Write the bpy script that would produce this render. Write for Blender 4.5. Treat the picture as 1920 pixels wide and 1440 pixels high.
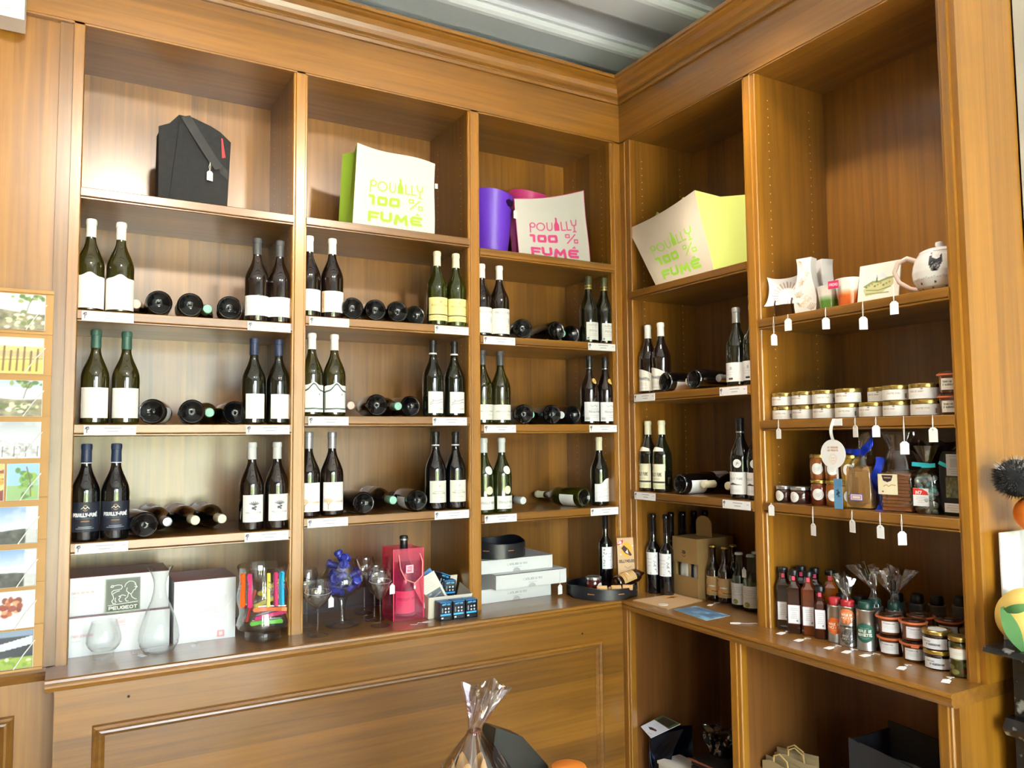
import bpy, math, random
import numpy as np
from mathutils import Matrix, Vector
random.seed(7); np.random.seed(7)
for _o in list(bpy.data.objects): bpy.data.objects.remove(_o)
scene = bpy.context.scene
COL = scene.collection
PI = math.pi

# ------------------------------------------------------------------ camera
cam_d = bpy.data.cameras.new('camera'); cam = bpy.data.objects.new('camera', cam_d); COL.objects.link(cam)
CAMP = (-2.1547, -2.7596, 1.5542); YAW, PITCH, ROLL, FPX = 0.5203, 0.0683, -0.0089, 1461.79
_f = Vector((math.sin(YAW)*math.cos(PITCH), math.cos(YAW)*math.cos(PITCH), math.sin(PITCH)))
_r = Vector((math.cos(YAW), -math.sin(YAW), 0)); _u = _r.cross(_f)
_c, _s = math.cos(ROLL), math.sin(ROLL)
_R = _c*_r + _s*_u; _U = -_s*_r + _c*_u
cam.matrix_world = Matrix(((_R.x, _U.x, -_f.x, CAMP[0]), (_R.y, _U.y, -_f.y, CAMP[1]), (_R.z, _U.z, -_f.z, CAMP[2]), (0, 0, 0, 1)))
cam_d.sensor_width = 36; cam_d.lens = FPX/1920*36; cam_d.clip_start = .02
scene.camera = cam

# ------------------------------------------------------------------ world, lights, exposure
world = bpy.data.worlds.new('sky'); scene.world = world; world.use_nodes = True
_nt = world.node_tree; _bg = _nt.nodes['Background']
_sky = _nt.nodes.new('ShaderNodeTexSky'); _sky.sky_type = 'NISHITA'; _sky.sun_disc = False
_sky.dust_density = 6.0; _sky.sun_elevation = math.radians(45); _sky.sun_rotation = math.radians(60)
_hs = _nt.nodes.new('ShaderNodeHueSaturation'); _hs.inputs['Saturation'].default_value = .55
_nt.links.new(_sky.outputs[0], _hs.inputs['Color']); _nt.links.new(_hs.outputs[0], _bg.inputs[0]); _bg.inputs[1].default_value = 8.0

def light(name, typ, loc, target, energy, color, **kw):
    d = bpy.data.lights.new(name, typ); d.energy = energy; d.color = color
    for k, v in kw.items(): setattr(d, k, v)
    o = bpy.data.objects.new(name, d); COL.objects.link(o); o.location = loc
    o.rotation_euler = (Vector(target)-Vector(loc)).to_track_quat('-Z', 'Y').to_euler()
    return o
WARM = (1.0, .88, .72)
SPOTS = [((-1.85, -2.85, 3.3), (-1.90, .2, 2.38), 250), ((-.75, -2.85, 3.3), (-1.05, .2, 2.38), 200),
         ((-.62, -.95, 3.36), (.16, -.86, 1.85), 99)]
for _l, _t, _e in SPOTS:
    light('ceiling_spot', 'SPOT', _l, _t, _e, WARM, spot_size=math.radians(31 if _e > 100 else 60), spot_blend=1.0 if _e > 100 else .55, shadow_soft_size=.09)
light('sun', 'SUN', (3, -8, 8), (-3, -10, 0), 105, (1, .96, .9), angle=.01)
# portals guide the daylight that comes through the shop window and one added fill opening
WIN = [(-2.25, -.10, .22, 2.85), (-3.25, -2.65, .05, 2.5)]  # second opening is unseen, added as daylight fill for ceiling and right wall
for _a, _b, _z0, _z1 in WIN:
    _p = light('window_portal', 'AREA', ((_a+_b)/2, -5.16, (_z0+_z1)/2), ((_a+_b)/2, 0, (_z0+_z1)/2), 1, (1, 1, 1), shape='RECTANGLE', size=_b-_a, size_y=_z1-_z0)
    _p.data.cycles.is_portal = True
scene.view_settings.view_transform = 'Standard'; scene.view_settings.look = 'None'
scene.view_settings.exposure = 0.24; scene.view_settings.gamma = 1.0; scene.view_settings.use_curve_mapping = False
scene.cycles.max_bounces = 10; scene.cycles.transparent_max_bounces = 32; scene.cycles.sample_clamp_indirect = 8
scene.cycles.caustics_reflective = False; scene.cycles.caustics_refractive = False

# ------------------------------------------------------------------ colours and materials
def lin(c):
    if isinstance(c, str): c = tuple(int(c[i:i+2], 16)/255 for i in (0, 2, 4))
    return tuple(x/12.92 if x <= .04045 else ((x+.055)/1.055)**2.4 for x in c)
MAT = {}
def mat(name, col, rough=.5, **kw):
    if name in MAT: return MAT[name]
    m = bpy.data.materials.new(name); m.use_nodes = True; MAT[name] = m
    b = m.node_tree.nodes['Principled BSDF']
    b.inputs['Base Color'].default_value = (*lin(col), 1); b.inputs['Roughness'].default_value = rough
    for k, v in kw.items():
        b.inputs[k.replace('_', ' ')].default_value = v
    nt = m.node_tree
    tc = nt.nodes.new('ShaderNodeTexCoord'); nz = nt.nodes.new('ShaderNodeTexNoise'); nz.inputs['Scale'].default_value = 60
    mr = nt.nodes.new('ShaderNodeMapRange'); mr.inputs['To Min'].default_value = max(.02, rough*.85); mr.inputs['To Max'].default_value = min(1, rough*1.15)
    nt.links.new(tc.outputs['Object'], nz.inputs['Vector']); nt.links.new(nz.outputs[0], mr.inputs['Value']); nt.links.new(mr.outputs[0], b.inputs['Roughness'])
    return m
def wood(name, axis, dark='4f310c', light_='98661f', rough=.36, strip=.115):
    m = bpy.data.materials.new(name); m.use_nodes = True; MAT[name] = m
    nt = m.node_tree; N = nt.nodes; L = nt.links; b = N['Principled BSDF']
    geo = N.new('ShaderNodeNewGeometry'); sep = N.new('ShaderNodeSeparateXYZ'); L.new(geo.outputs['Position'], sep.inputs[0])
    mp = N.new('ShaderNodeMapping'); L.new(geo.outputs['Position'], mp.inputs[0])
    sc = [46, 46, 46]; sc['xyz'.index(axis)] = 1.6; mp.inputs['Scale'].default_value = sc
    n1 = N.new('ShaderNodeTexNoise'); n1.inputs['Scale'].default_value = 1; n1.inputs['Detail'].default_value = 6; n1.inputs['Roughness'].default_value = .62; n1.inputs['Distortion'].default_value = .6
    L.new(mp.outputs[0], n1.inputs['Vector'])
    mp2 = N.new('ShaderNodeMapping'); L.new(geo.outputs['Position'], mp2.inputs[0])
    sc2 = [5, 5, 5]; sc2['xyz'.index(axis)] = .55; mp2.inputs['Scale'].default_value = sc2
    n2 = N.new('ShaderNodeTexNoise'); n2.inputs['Scale'].default_value = 1; n2.inputs['Detail'].default_value = 3; L.new(mp2.outputs[0], n2.inputs['Vector'])
    # veneer leaves: each strip across the grain has a tint of its own
    ax = {'z': ('X', 'Y'), 'x': ('Z', 'Y'), 'y': ('Z', 'X')}[axis]
    add = N.new('ShaderNodeMath'); add.operation = 'ADD'; L.new(sep.outputs[ax[0]], add.inputs[0]); L.new(sep.outputs[ax[1]], add.inputs[1])
    dv = N.new('ShaderNodeMath'); dv.operation = 'DIVIDE'; L.new(add.outputs[0], dv.inputs[0]); dv.inputs[1].default_value = strip
    fl = N.new('ShaderNodeMath'); fl.operation = 'FLOOR'; L.new(dv.outputs[0], fl.inputs[0])
    wn = N.new('ShaderNodeTexWhiteNoise'); wn.noise_dimensions = '1D'; L.new(fl.outputs[0], wn.inputs['W'])
    mx = N.new('ShaderNodeMath'); mx.operation = 'MULTIPLY_ADD'; L.new(n1.outputs[0], mx.inputs[0]); mx.inputs[1].default_value = .55; 
    m2 = N.new('ShaderNodeMath'); m2.operation = 'MULTIPLY_ADD'; L.new(n2.outputs[0], m2.inputs[0]); m2.inputs[1].default_value = .45
    m3 = N.new('ShaderNodeMath'); m3.operation = 'MULTIPLY'; L.new(wn.outputs[0], m3.inputs[0]); m3.inputs[1].default_value = .20
    L.new(m3.outputs[0], m2.inputs[2]); L.new(m2.outputs[0], mx.inputs[2])
    rp = N.new('ShaderNodeValToRGB'); L.new(mx.outputs[0], rp.inputs[0])
    e = rp.color_ramp.elements; e[0].position = .30; e[0].color = (*lin(dark), 1); e[1].position = .86; e[1].color = (*lin(light_), 1)
    L.new(rp.outputs[0], b.inputs['Base Color']); b.inputs['Roughness'].default_value = rough
    b.inputs['Coat Weight'].default_value = .8; b.inputs['Coat Roughness'].default_value = .24
    bp = N.new('ShaderNodeBump'); bp.inputs['Strength'].default_value = .06; bp.inputs['Distance'].default_value = .002
    L.new(n1.outputs[0], bp.inputs['Height']); L.new(bp.outputs[0], b.inputs['Normal'])
    return m
WZ = wood('oak_grain_upright', 'z'); WX = wood('oak_grain_lengthwise', 'x'); WY = wood('oak_grain_crosswise', 'y')
WZL = wood('oak_pale_upright', 'z', '673f0c', 'ae771f')
def printed(name, rough=.5, coat=0., weave=0.):
    m = bpy.data.materials.new(name); m.use_nodes = True; MAT[name] = m; nt = m.node_tree; b = nt.nodes['Principled BSDF']
    a = nt.nodes.new('ShaderNodeAttribute'); a.attribute_name = 'Col'; nt.links.new(a.outputs['Color'], b.inputs['Base Color'])
    b.inputs['Roughness'].default_value = rough; b.inputs['Coat Weight'].default_value = coat
    if weave:
        n = nt.nodes.new('ShaderNodeTexNoise'); n.inputs['Scale'].default_value = 320; n.inputs['Detail'].default_value = 4
        bp = nt.nodes.new('ShaderNodeBump'); bp.inputs['Strength'].default_value = weave; bp.inputs['Distance'].default_value = .001
        tc = nt.nodes.new('ShaderNodeTexCoord'); nt.links.new(tc.outputs['Object'], n.inputs['Vector'])
        nt.links.new(n.outputs[0], bp.inputs['Height']); nt.links.new(bp.outputs[0], b.inputs['Normal'])
    return m
PAPER = printed('printed_paper', .55); GLOSSY = printed('glossy_print', .22, .3); CLOTH = printed('printed_cloth', .9, 0, .25)
def thin_glass(name, tint=(1, 1, 1), ior=1.45, rough=0., extra=0.):
    m = bpy.data.materials.new(name); m.use_nodes = True; MAT[name] = m; nt = m.node_tree; N = nt.nodes
    N.remove(N['Principled BSDF']); out = N['Material Output']
    t = N.new('ShaderNodeBsdfTransparent'); t.inputs[0].default_value = (*tint, 1)
    g = N.new('ShaderNodeBsdfGlossy'); g.inputs['Roughness'].default_value = rough
    lw = N.new('ShaderNodeLayerWeight'); lw.inputs[0].default_value = .5
    pw = N.new('ShaderNodeMath'); pw.operation = 'POWER'; pw.inputs[1].default_value = 2.6; nt.links.new(lw.outputs['Facing'], pw.inputs[0])
    ad = N.new('ShaderNodeMath'); ad.operation = 'MULTIPLY_ADD'; ad.use_clamp = True; ad.inputs[1].default_value = .72; ad.inputs[2].default_value = .035+extra; nt.links.new(pw.outputs[0], ad.inputs[0])
    mx = N.new('ShaderNodeMixShader'); nt.links.new(ad.outputs[0], mx.inputs[0]); nt.links.new(t.outputs[0], mx.inputs[1]); nt.links.new(g.outputs[0], mx.inputs[2]); nt.links.new(mx.outputs[0], out.inputs[0])
    return m
GLASS = thin_glass('clear_glass', (.992, .996, .994), extra=-.012)
STEMG = thin_glass('crystal_glass', (.992, .996, .994), extra=.05)
ACRYL = thin_glass('acrylic', (.98, .98, .98), extra=-.025); CELLO = thin_glass('cellophane', (.95, .95, .97), 1.5, .06, .16)
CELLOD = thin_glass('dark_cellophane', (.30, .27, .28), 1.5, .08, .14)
PINKPVC = thin_glass('pink_translucent_plastic', (1., .42, .52), 1.5, .05, .06)
_n = PINKPVC.node_tree; _d = _n.nodes.new('ShaderNodeBsdfDiffuse'); _d.inputs[0].default_value = (.85, .05, .16, 1); _x = _n.nodes.new('ShaderNodeMixShader'); _x.inputs[0].default_value = .22
_o = _n.nodes['Material Output']; _src = _o.inputs[0].links[0].from_socket; _n.links.new(_src, _x.inputs[1]); _n.links.new(_d.outputs[0], _x.inputs[2]); _n.links.new(_x.outputs[0], _o.inputs[0])
GREENGL = thin_glass('greenish_clear_glass', (.82, .9, .84), 1.45)

# ------------------------------------------------------------------ mesh builder
class MB:
    def __init__(s): s.v = []; s.f = []; s.m = []; s.sm = []; s.c = []
    def _add(s, vs, fs, mi=0, smooth=False, col=None, M=None):
        n = len(s.v)
        for p in vs: s.v.append(tuple(M @ Vector(p)) if M is not None else tuple(p))
        if col is None: s.c.extend([(1, 1, 1)]*len(vs))
        elif isinstance(col, (list, np.ndarray)) and len(col) == len(vs) and hasattr(col[0], '__len__'): s.c.extend([tuple(x) for x in col])
        else: s.c.extend([tuple(col)]*len(vs))
        for f in fs: s.f.append([i+n for i in f]); s.m.append(mi); s.sm.append(smooth)
        return s
    def box(s, a, b, mi=0, col=None, M=None):
        (x0, y0, z0), (x1, y1, z1) = a, b
        vs = [(x0, y0, z0), (x1, y0, z0), (x1, y1, z0), (x0, y1, z0), (x0, y0, z1), (x1, y0, z1), (x1, y1, z1), (x0, y1, z1)]
        return s._add(vs, [(0, 3, 2, 1), (4, 5, 6, 7), (0, 1, 5, 4), (1, 2, 6, 5), (2, 3, 7, 6), (3, 0, 4, 7)], mi, False, col, M)
    def lathe(s, prof, seg=32, mi=0, col=None, M=None, smooth=True):
        vs = []; fs = []; n = len(prof)
        for k in range(seg):
            a = 2*PI*k/seg
            for r, z in prof: vs.append((r*math.cos(a), r*math.sin(a), z))
        for k in range(seg):
            k2 = (k+1) % seg
            for i in range(n-1):
                q = [k*n+i, k2*n+i, k2*n+i+1, k*n+i+1]
                if prof[i][0] < 1e-6: q = [k*n+i, k2*n+i+1, k*n+i+1]
                elif prof[i+1][0] < 1e-6: q = [k*n+i, k2*n+i, k*n+i+1]
                fs.append(q)
        return s._add(vs, fs, mi, smooth, col, M)
    def tube(s, pts, r, seg=8, mi=0, col=None, M=None, caps=True, closed=False):
        pts = [Vector(p) for p in pts]; n = len(pts); rs = r if hasattr(r, '__len__') else [r]*n
        vs = []; fs = []
        t0 = (pts[1]-pts[0]).normalized(); up = Vector((0, 0, 1)) if abs(t0.z) < .9 else Vector((1, 0, 0))
        nrm = t0.cross(up).normalized()
        for i, p in enumerate(pts):
            t = (pts[min(i+1, n-1)]-pts[max(i-1, 0)]).normalized() if not closed else (pts[(i+1) % n]-pts[i-1]).normalized()
            nrm = (nrm - t*nrm.dot(t)).normalized(); bn = t.cross(nrm)
            for k in range(seg):
                a = 2*PI*k/seg; vs.append(p+rs[i]*(math.cos(a)*nrm+math.sin(a)*bn))
        for i in range(n if closed else n-1):
            j = (i+1) % n
            for k in range(seg): k2 = (k+1) % seg; fs.append((i*seg+k, i*seg+k2, j*seg+k2, j*seg+k))
        if caps and not closed: fs.append(tuple(range(seg))[::-1]); fs.append(tuple((n-1)*seg+k for k in range(seg)))
        return s._add(vs, fs, mi, True, col, M)
    def prism(s, poly, h0, h1, axis='z', mi=0, col=None, M=None, smooth=False):
        # poly: list of 2d points; extruded along axis. axis z:(x,y) y:(x,z) x:(y,z)
        def P(p, h): return {'z': (p[0], p[1], h), 'y': (p[0], h, p[1]), 'x': (h, p[0], p[1])}[axis]
        n = len(poly); vs = [P(p, h0) for p in poly]+[P(p, h1) for p in poly]
        fs = [(i, (i+1) % n, n+(i+1) % n, n+i) for i in range(n)]+[tuple(range(n))[::-1], tuple(range(n, 2*n))]
        return s._add(vs, fs, mi, smooth, col, M)
    def grid(s, fn, nu, nv, mi=0, col=None, M=None, smooth=True, flip=False):
        vs = [fn(i/(nu-1), j/(nv-1)) for j in range(nv) for i in range(nu)]
        fs = []
        for j in range(nv-1):
            for i in range(nu-1):
                q = (j*nu+i, j*nu+i+1, (j+1)*nu+i+1, (j+1)*nu+i); fs.append(q[::-1] if flip else q)
        return s._add(vs, fs, mi, smooth, col, M)
    def sheet(s, img, fn, mi=0, M=None, smooth=True, flip=False):
        # a printed surface: one vertex per picture cell, u to the right, v upward
        a = img.a if isinstance(img, Img) else img
        h, w = a.shape[:2]
        return s.grid(fn, w, h, mi, lin_arr(a[::-1].reshape(-1, 3)), M, smooth, flip)
    def mesh(s, name, mats):
        me = bpy.data.meshes.new(name); me.from_pydata(s.v, [], s.f)
        for m in (mats if isinstance(mats, (list, tuple)) else [mats]): me.materials.append(m)
        me.polygons.foreach_set('material_index', s.m); me.polygons.foreach_set('use_smooth', s.sm)
        if any(c != (1, 1, 1) for c in s.c):
            at = me.color_attributes.new('Col', 'FLOAT_COLOR', 'POINT')
            at.data.foreach_set('color', np.concatenate([np.array(s.c, dtype=np.float32), np.ones((len(s.c), 1), np.float32)], 1).ravel())
        me.update()
        if any(s.sm): me.set_sharp_from_angle(angle=math.radians(42))
        return me
def lin_arr(a):
    a = np.clip(a, 0, 1); return np.where(a <= .04045, a/12.92, ((a+.055)/1.055)**2.4)
def part(name, mb, mats, parent=None, **kw):
    o = bpy.data.objects.new(name, mb.mesh(name, mats) if isinstance(mb, MB) else mb); COL.objects.link(o)
    if parent is not None: o.parent = parent
    for k, v in kw.items(): o[k] = v
    return o
def tag(o, label, cat, group=None):
    o['label'] = label; o['category'] = cat
    if group: o['group'] = group
    return o
def thing(name, label, cat, loc=(0, 0, 0), rz=0., group=None, rot=None):
    o = bpy.data.objects.new(name, None); COL.objects.link(o); o.empty_display_size = .02
    o.location = loc; o.rotation_euler = rot if rot else (0, 0, rz)
    return tag(o, label, cat, group)
def single(name, mb, mats, label, cat, loc=(0, 0, 0), rz=0., group=None, rot=None):
    o = part(name, mb, mats); o.location = loc; o.rotation_euler = rot if rot else (0, 0, rz)
    return tag(o, label, cat, group)
def copy_tree(o, parent=None):
    c = o.copy(); COL.objects.link(c); c.parent = parent
    for ch in list(o.children): copy_tree(ch, c)
    return c
def T(x=0, y=0, z=0, rx=0, ry=0, rz=0, s=1):
    return Matrix.Translation((x, y, z)) @ Matrix.Rotation(rz, 4, 'Z') @ Matrix.Rotation(ry, 4, 'Y') @ Matrix.Rotation(rx, 4, 'X') @ Matrix.Scale(s, 4)

# ------------------------------------------------------------------ pictures for print (labels, cards, cloth)
GLY = {'A': '0,0 .5,1 1,0|.2,.38 .8,.38', 'B': '0,0 0,1 .7,1 .95,.85 .95,.65 .7,.52 0,.52|.7,.52 1,.38 1,.14 .7,0 0,0', 'C': '1,.85 .75,1 .25,1 0,.75 0,.25 .25,0 .75,0 1,.15',
 'D': '0,0 0,1 .65,1 1,.7 1,.3 .65,0 0,0', 'E': '1,1 0,1 0,0 1,0|0,.5 .8,.5', 'F': '1,1 0,1 0,0|0,.5 .8,.5', 'G': '1,.82 .75,1 .25,1 0,.75 0,.25 .25,0 .75,0 1,.2 1,.48 .55,.48',
 'H': '0,0 0,1|1,0 1,1|0,.5 1,.5', 'I': '.5,0 .5,1', 'L': '0,1 0,0 1,0', 'M': '0,0 0,1 .5,.35 1,1 1,0', 'N': '0,0 0,1 1,0 1,1', 'O': '.25,0 0,.25 0,.75 .25,1 .75,1 1,.75 1,.25 .75,0 .25,0',
 'P': '0,0 0,1 .75,1 1,.85 1,.6 .75,.45 0,.45', 'R': '0,0 0,1 .75,1 1,.85 1,.6 .75,.48 0,.48|.5,.48 1,0', 'S': '1,.85 .75,1 .25,1 0,.82 0,.65 .25,.52 .75,.48 1,.35 1,.17 .75,0 .25,0 0,.15',
 'T': '.5,0 .5,1|0,1 1,1', 'U': '0,1 0,.25 .25,0 .75,0 1,.25 1,1', 'V': '0,1 .5,0 1,1', 'X': '0,0 1,1|0,1 1,0', 'Y': '0,1 .5,.5 1,1|.5,.5 .5,0', 'Z': '0,1 1,1 0,0 1,0', '0': '.25,0 0,.25 0,.75 .25,1 .75,1 1,.75 1,.25 .75,0 .25,0',
 '1': '.15,.8 .55,1 .55,0', '7': '0,1 1,1 .4,0', '-': '.1,.45 .9,.45', "'": '.4,1 .4,.75', '%': '.05,.05 .95,.95|0,.7 0,1 .35,1 .35,.7 0,.7|.65,0 .65,.3 1,.3 1,0 .65,0', 'Q': '.25,0 0,.25 0,.75 .25,1 .75,1 1,.75 1,.25 .75,0 .25,0|.6,.3 1,-.05', ' ': '',
 'É': '1,1 0,1 0,0 1,0|0,.5 .8,.5|.3,1.2 .8,1.45', 'J': '1,1 1,.25 .75,0 .25,0 0,.2', 'K': '0,0 0,1|1,1 0,.45 1,0', '4': '.8,0 .8,1 0,.3 1,.3', '2': '0,.8 .25,1 .75,1 1,.8 1,.6 0,0 1,0'}
class Img:
    def __init__(s, w, h, col='ffffff', aspect=None):
        s.w, s.h = w, h; s.asp = aspect if aspect else w/h      # asp: real width over height
        s.a = np.empty((h, w, 3)); s.a[:] = s.rgb(col)
        X = np.linspace(0, 1, w); Y = np.linspace(1, 0, h); s.X, s.Y = np.meshgrid(X*s.asp, Y)   # x in units of height
        s.px = 1/h
    @staticmethod
    def rgb(c): return np.array([int(c[i:i+2], 16)/255 for i in (0, 2, 4)]) if isinstance(c, str) else np.array(c)
    def blend(s, m, col): s.a += (s.rgb(col)-s.a)*np.clip(m, 0, 1)[..., None]; return s
    def rect(s, x0, y0, x1, y1, col, op=1):
        d = np.minimum(np.minimum(s.X-x0*s.asp, x1*s.asp-s.X), np.minimum(s.Y-y0, y1-s.Y)); return s.blend(np.clip(d/s.px+.5, 0, 1)*op, col)
    def ell(s, x, y, rx, ry, col, op=1):
        d = 1-np.sqrt(((s.X-x*s.asp)/rx)**2+((s.Y-y)/ry)**2); return s.blend(np.clip(d*min(rx, ry)/s.px+.5, 0, 1)*op, col)
    def stroke(s, pts, wd, col, op=1):
        D = np.full(s.X.shape, 1e9)
        for (x0, y0), (x1, y1) in zip(pts[:-1], pts[1:]):
            x0, x1 = x0*s.asp, x1*s.asp; dx, dy = x1-x0, y1-y0; l2 = dx*dx+dy*dy+1e-12
            t = np.clip(((s.X-x0)*dx+(s.Y-y0)*dy)/l2, 0, 1); D = np.minimum(D, np.hypot(s.X-x0-t*dx, s.Y-y0-t*dy))
        return s.blend(np.clip((wd/2-D)/s.px+.5, 0, 1)*op, col)
    def poly(s, pts, col, op=1):
        ins = np.zeros(s.X.shape, bool); n = len(pts)
        for i in range(n):
            x0, y0 = pts[i][0]*s.asp, pts[i][1]; x1, y1 = pts[(i+1) % n][0]*s.asp, pts[(i+1) % n][1]
            if y0 == y1: continue
            c = ((s.Y >= y0) != (s.Y >= y1)) & (s.X < (x1-x0)*(s.Y-y0)/(y1-y0)+x0); ins ^= c
        return s.blend(ins.astype(float)*op, col)
    def text(s, t, x, y, w, h, wd, col, gap=.35, op=1):
        # capitals with lower-left corner x,y; w,h in fractions of the picture
        cw = w/(len(t)+gap*(len(t)-1))
        for i, ch in enumerate(t.upper()):
            x0 = x+i*cw*(1+gap)
            for st in GLY.get(ch, '').split('|'):
                if st: s.stroke([(x0+float(p.split(',')[0])*cw, y+float(p.split(',')[1])*h) for p in st.split()], wd, col, op)
        return s
    def lines(s, x0, x1, ys, wd, col, op=.5):
        for i, y in enumerate(ys):
            k = .5+.5*((i*37+11) % 17)/17; xm = (x0+x1)/2; hw = (x1-x0)/2*k; s.stroke([(xm-hw, y), (xm+hw, y)], wd, col, op)
        return s
def noise2(w, h, sc, seed=0, oct=3):
    rs = np.random.RandomState(seed); out = np.zeros((h, w)); amp = 1; tot = 0
    for o in range(oct):
        n = max(2, int(sc*2**o)); g = rs.rand(n+1, n+1); ys = np.linspace(0, n-1e-6, h); xs = np.linspace(0, n-1e-6, w)
        yi, xi = ys.astype(int), xs.astype(int); fy, fx = (ys-yi)[:, None], (xs-xi)[None]; fy = fy*fy*(3-2*fy); fx = fx*fx*(3-2*fx)
        v = g[yi][:, xi]*(1-fy)*(1-fx)+g[yi+1][:, xi]*fy*(1-fx)+g[yi][:, xi+1]*(1-fy)*fx+g[yi+1][:, xi+1]*fy*fx
        out += v*amp; tot += amp; amp *= .5
    return out/tot

# ------------------------------------------------------------------ the room
D = .385; ZK = .88; ZF = 2.886; ZC = 3.0675; XL = -2.1298; CEIL = 3.46
def structure(name, mb, m, label=None):
    o = part(name, mb, m); o['kind'] = 'structure'
    return o
PLASTER = mat('pale_grey_plaster', 'cfd6d4', .85); WHITEP = mat('white_ceiling_paint', 'f4f8fc', .5)
structure('floor', MB().box((-5, -5.4, -.1), (.9, .6, 0)), mat('terracotta_tile', 'cdbba4', .45))
structure('street_ground', MB().box((-14, -20, -.3), (10, -5.4, -.1)), mat('pale_paving', 'ccc8c0', .9))
structure('street_hedge', MB().box((-14, -13.6, -.1), (10, -13, 2.1)), mat('hedge_green', '6f7d5a', .9))
structure('wall_back', MB().box((-5, .42, 0), (.9, .55, CEIL)), PLASTER)
structure('wall_right', MB().box((.313, -5.4, 0), (.9, -1.535, CEIL)), PLASTER)
structure('wall_corner', MB().box((.42, -1.535, 0), (.9, .42, CEIL)), PLASTER)
structure('wall_left', MB().box((-5, -5.4, 0), (-4.8, .42, CEIL)), mat('brown_wall', '8a7258', .8))
wb = MB()   # street wall behind the visitor, with the shop window and the added fill opening cut out
xs = [-4.8]+[v for w in sorted(WIN) for v in w[:2]]+[.313]
for i in range(0, len(xs), 2): wb.box((xs[i], -5.4, 0), (xs[i+1], -5.2, CEIL))
for a, b, z0, z1 in WIN: wb.box((a, -5.4, 0), (b, -5.2, z0)); wb.box((a, -5.4, z1), (b, -5.2, CEIL))
structure('wall_street', wb, PLASTER)
for k, (a, b, z0, z1) in enumerate(sorted(WIN)):  # the first pane closes the added fill opening
    w = structure('window_%d' % (k+1), MB().box((a, -5.36, z0), (b, -5.355, z1)), GLASS)
    for x in (a, (a+b)/2-.03, b-.06): part('window_frame', MB().box((x, -5.38, z0), (x+.06, -5.3, z1)), mat('white_joinery', 'e8e8e4', .5), w)
    for z in (z0, z1-.06): part('window_frame', MB().box((a, -5.378, z), (b, -5.302, z+.06)), MAT['white_joinery'], w)
cl = structure('ceiling', MB().box((-5, -5.4, CEIL), (.9, .55, CEIL+.1)), WHITEP)
for k in range(13):     # painted joists, rounded at their lower edges
    y0 = .23-k*.41; w_ = .20; r = .03; prof = [(y0-w_/2, CEIL+.01), (y0-w_/2, CEIL-.055+r)]
    prof += [(y0-w_/2+r-r*math.cos(a), CEIL-.055+r-r*math.sin(a)) for a in (PI/6, PI/3, PI/2)]
    prof += [(y0+w_/2-r+r*math.sin(a), CEIL-.055+r-r*math.cos(a)) for a in (0, PI/6, PI/3)]+[(y0+w_/2, CEIL+.01)]
    part('beam', MB().prism(prof, -4.8, .42 if y0 > -1.4 else .313, 'x'), WHITEP, cl)
    part('bead', MB().box((-4.8, y0-w_/2-.018, CEIL-.02), (.31, y0-w_/2, CEIL)), WHITEP, cl)

# ------------------------------------------------------------------ oak shelving, wall A (y = 0) and wall B (x = 0)
ua = thing('wall_shelving', 'tall oak wall shelving with three bays of wine bottles on the back wall', 'shelving')
ub = thing('wall_shelving', 'oak wall shelving with two bays of jars and bottles along the right wall', 'shelving')
def stile_poly(a, b, ea, eb):    # across, depth; a<b face edges, ea/eb outer edges
    p = [(ea, .034), (ea, .009)]
    if ea < a-.002: p += [(ea+.003, .005), (a-.003, .005), (a-.002, .001)]
    p += [(a, 0), (b, 0)]
    if eb > b+.002: p += [(b+.002, .001), (b+.003, .005), (eb-.003, .005)]
    return p+[(eb, .009), (eb, .034)]
def A_stile(a, b, ea, eb, z0=ZK, z1=ZF, m=WZL, par=None, y=0):
    part('stile', MB().prism([(x, d+y) for x, d in stile_poly(a, b, ea, eb)], z0, z1, 'z'), m, par or ua)
def B_stile(a, b, ea, eb, z0=ZK, z1=ZF, m=WZL, par=None, x=0):
    part('stile', MB().prism([(d+x, q) for q, d in stile_poly(a, b, ea, eb)][::-1], z0, z1, 'z'), m, par or ub)
A_stile(-2.162, XL-.004, -2.162, XL)
A_stile(-1.4583, -1.4281, -1.4695, -1.4170)
A_stile(-.7566, -.7261, -.7690, -.7150)
A_stile(-.0325, 0, -.0520, 0)
part('filler_strip', MB().box((-2.2, .012, ZK), (-2.162, .06, ZF)), WZ, ua)
B_stile(-.030, 0, -.0655, 0)
B_stile(-.7744, -.7480, -.7940, -.7330)
B_stile(-1.5120, -1.4905, -1.5120, -1.4780)
holes = []
def divider(mb, parent, name='divider'): return part(name, mb, WZ, parent)
def pins(parent, axis, pos, d0, z0, z1, face):
    mb = MB(); z = z0
    while z < z1:
        for d in d0:
            vs = []
            for k in range(6):
                a = 2*PI*k/6; p = (pos, d+.0026*math.cos(a), z+.0026*math.sin(a)) if axis == 'x' else (d+.0026*math.cos(a), pos, z+.0026*math.sin(a)); vs.append(p)
            mb._add(vs, [tuple(range(6)) if face > 0 else tuple(range(6))[::-1]])
        z += .032
    part('shelf_pin_holes', mb, mat('lit_pin_hole', 'd9b88a', .4), parent, kind='stuff')  # light caught in the pin holes is painted as a paler tan
for x0, x1 in ((-1.467, -1.420), (-.766, -.718)):
    d = divider(MB().box((x0, .034, ZK), (x1, D, ZF+.01)), ua); pins(d, 'x', x0-.0006, (.075, .30), 1.32, 2.80, -1)
d = divider(MB().box((-.050, .034, ZK), (0, D, ZF+.01)), ua); pins(d, 'x', -.0506, (.075, .30), 1.32, 2.80, -1)
divider(MB().box((-2.2, .06, ZK), (-2.132, D, ZF+.01)), ua, 'side_panel')
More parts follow.
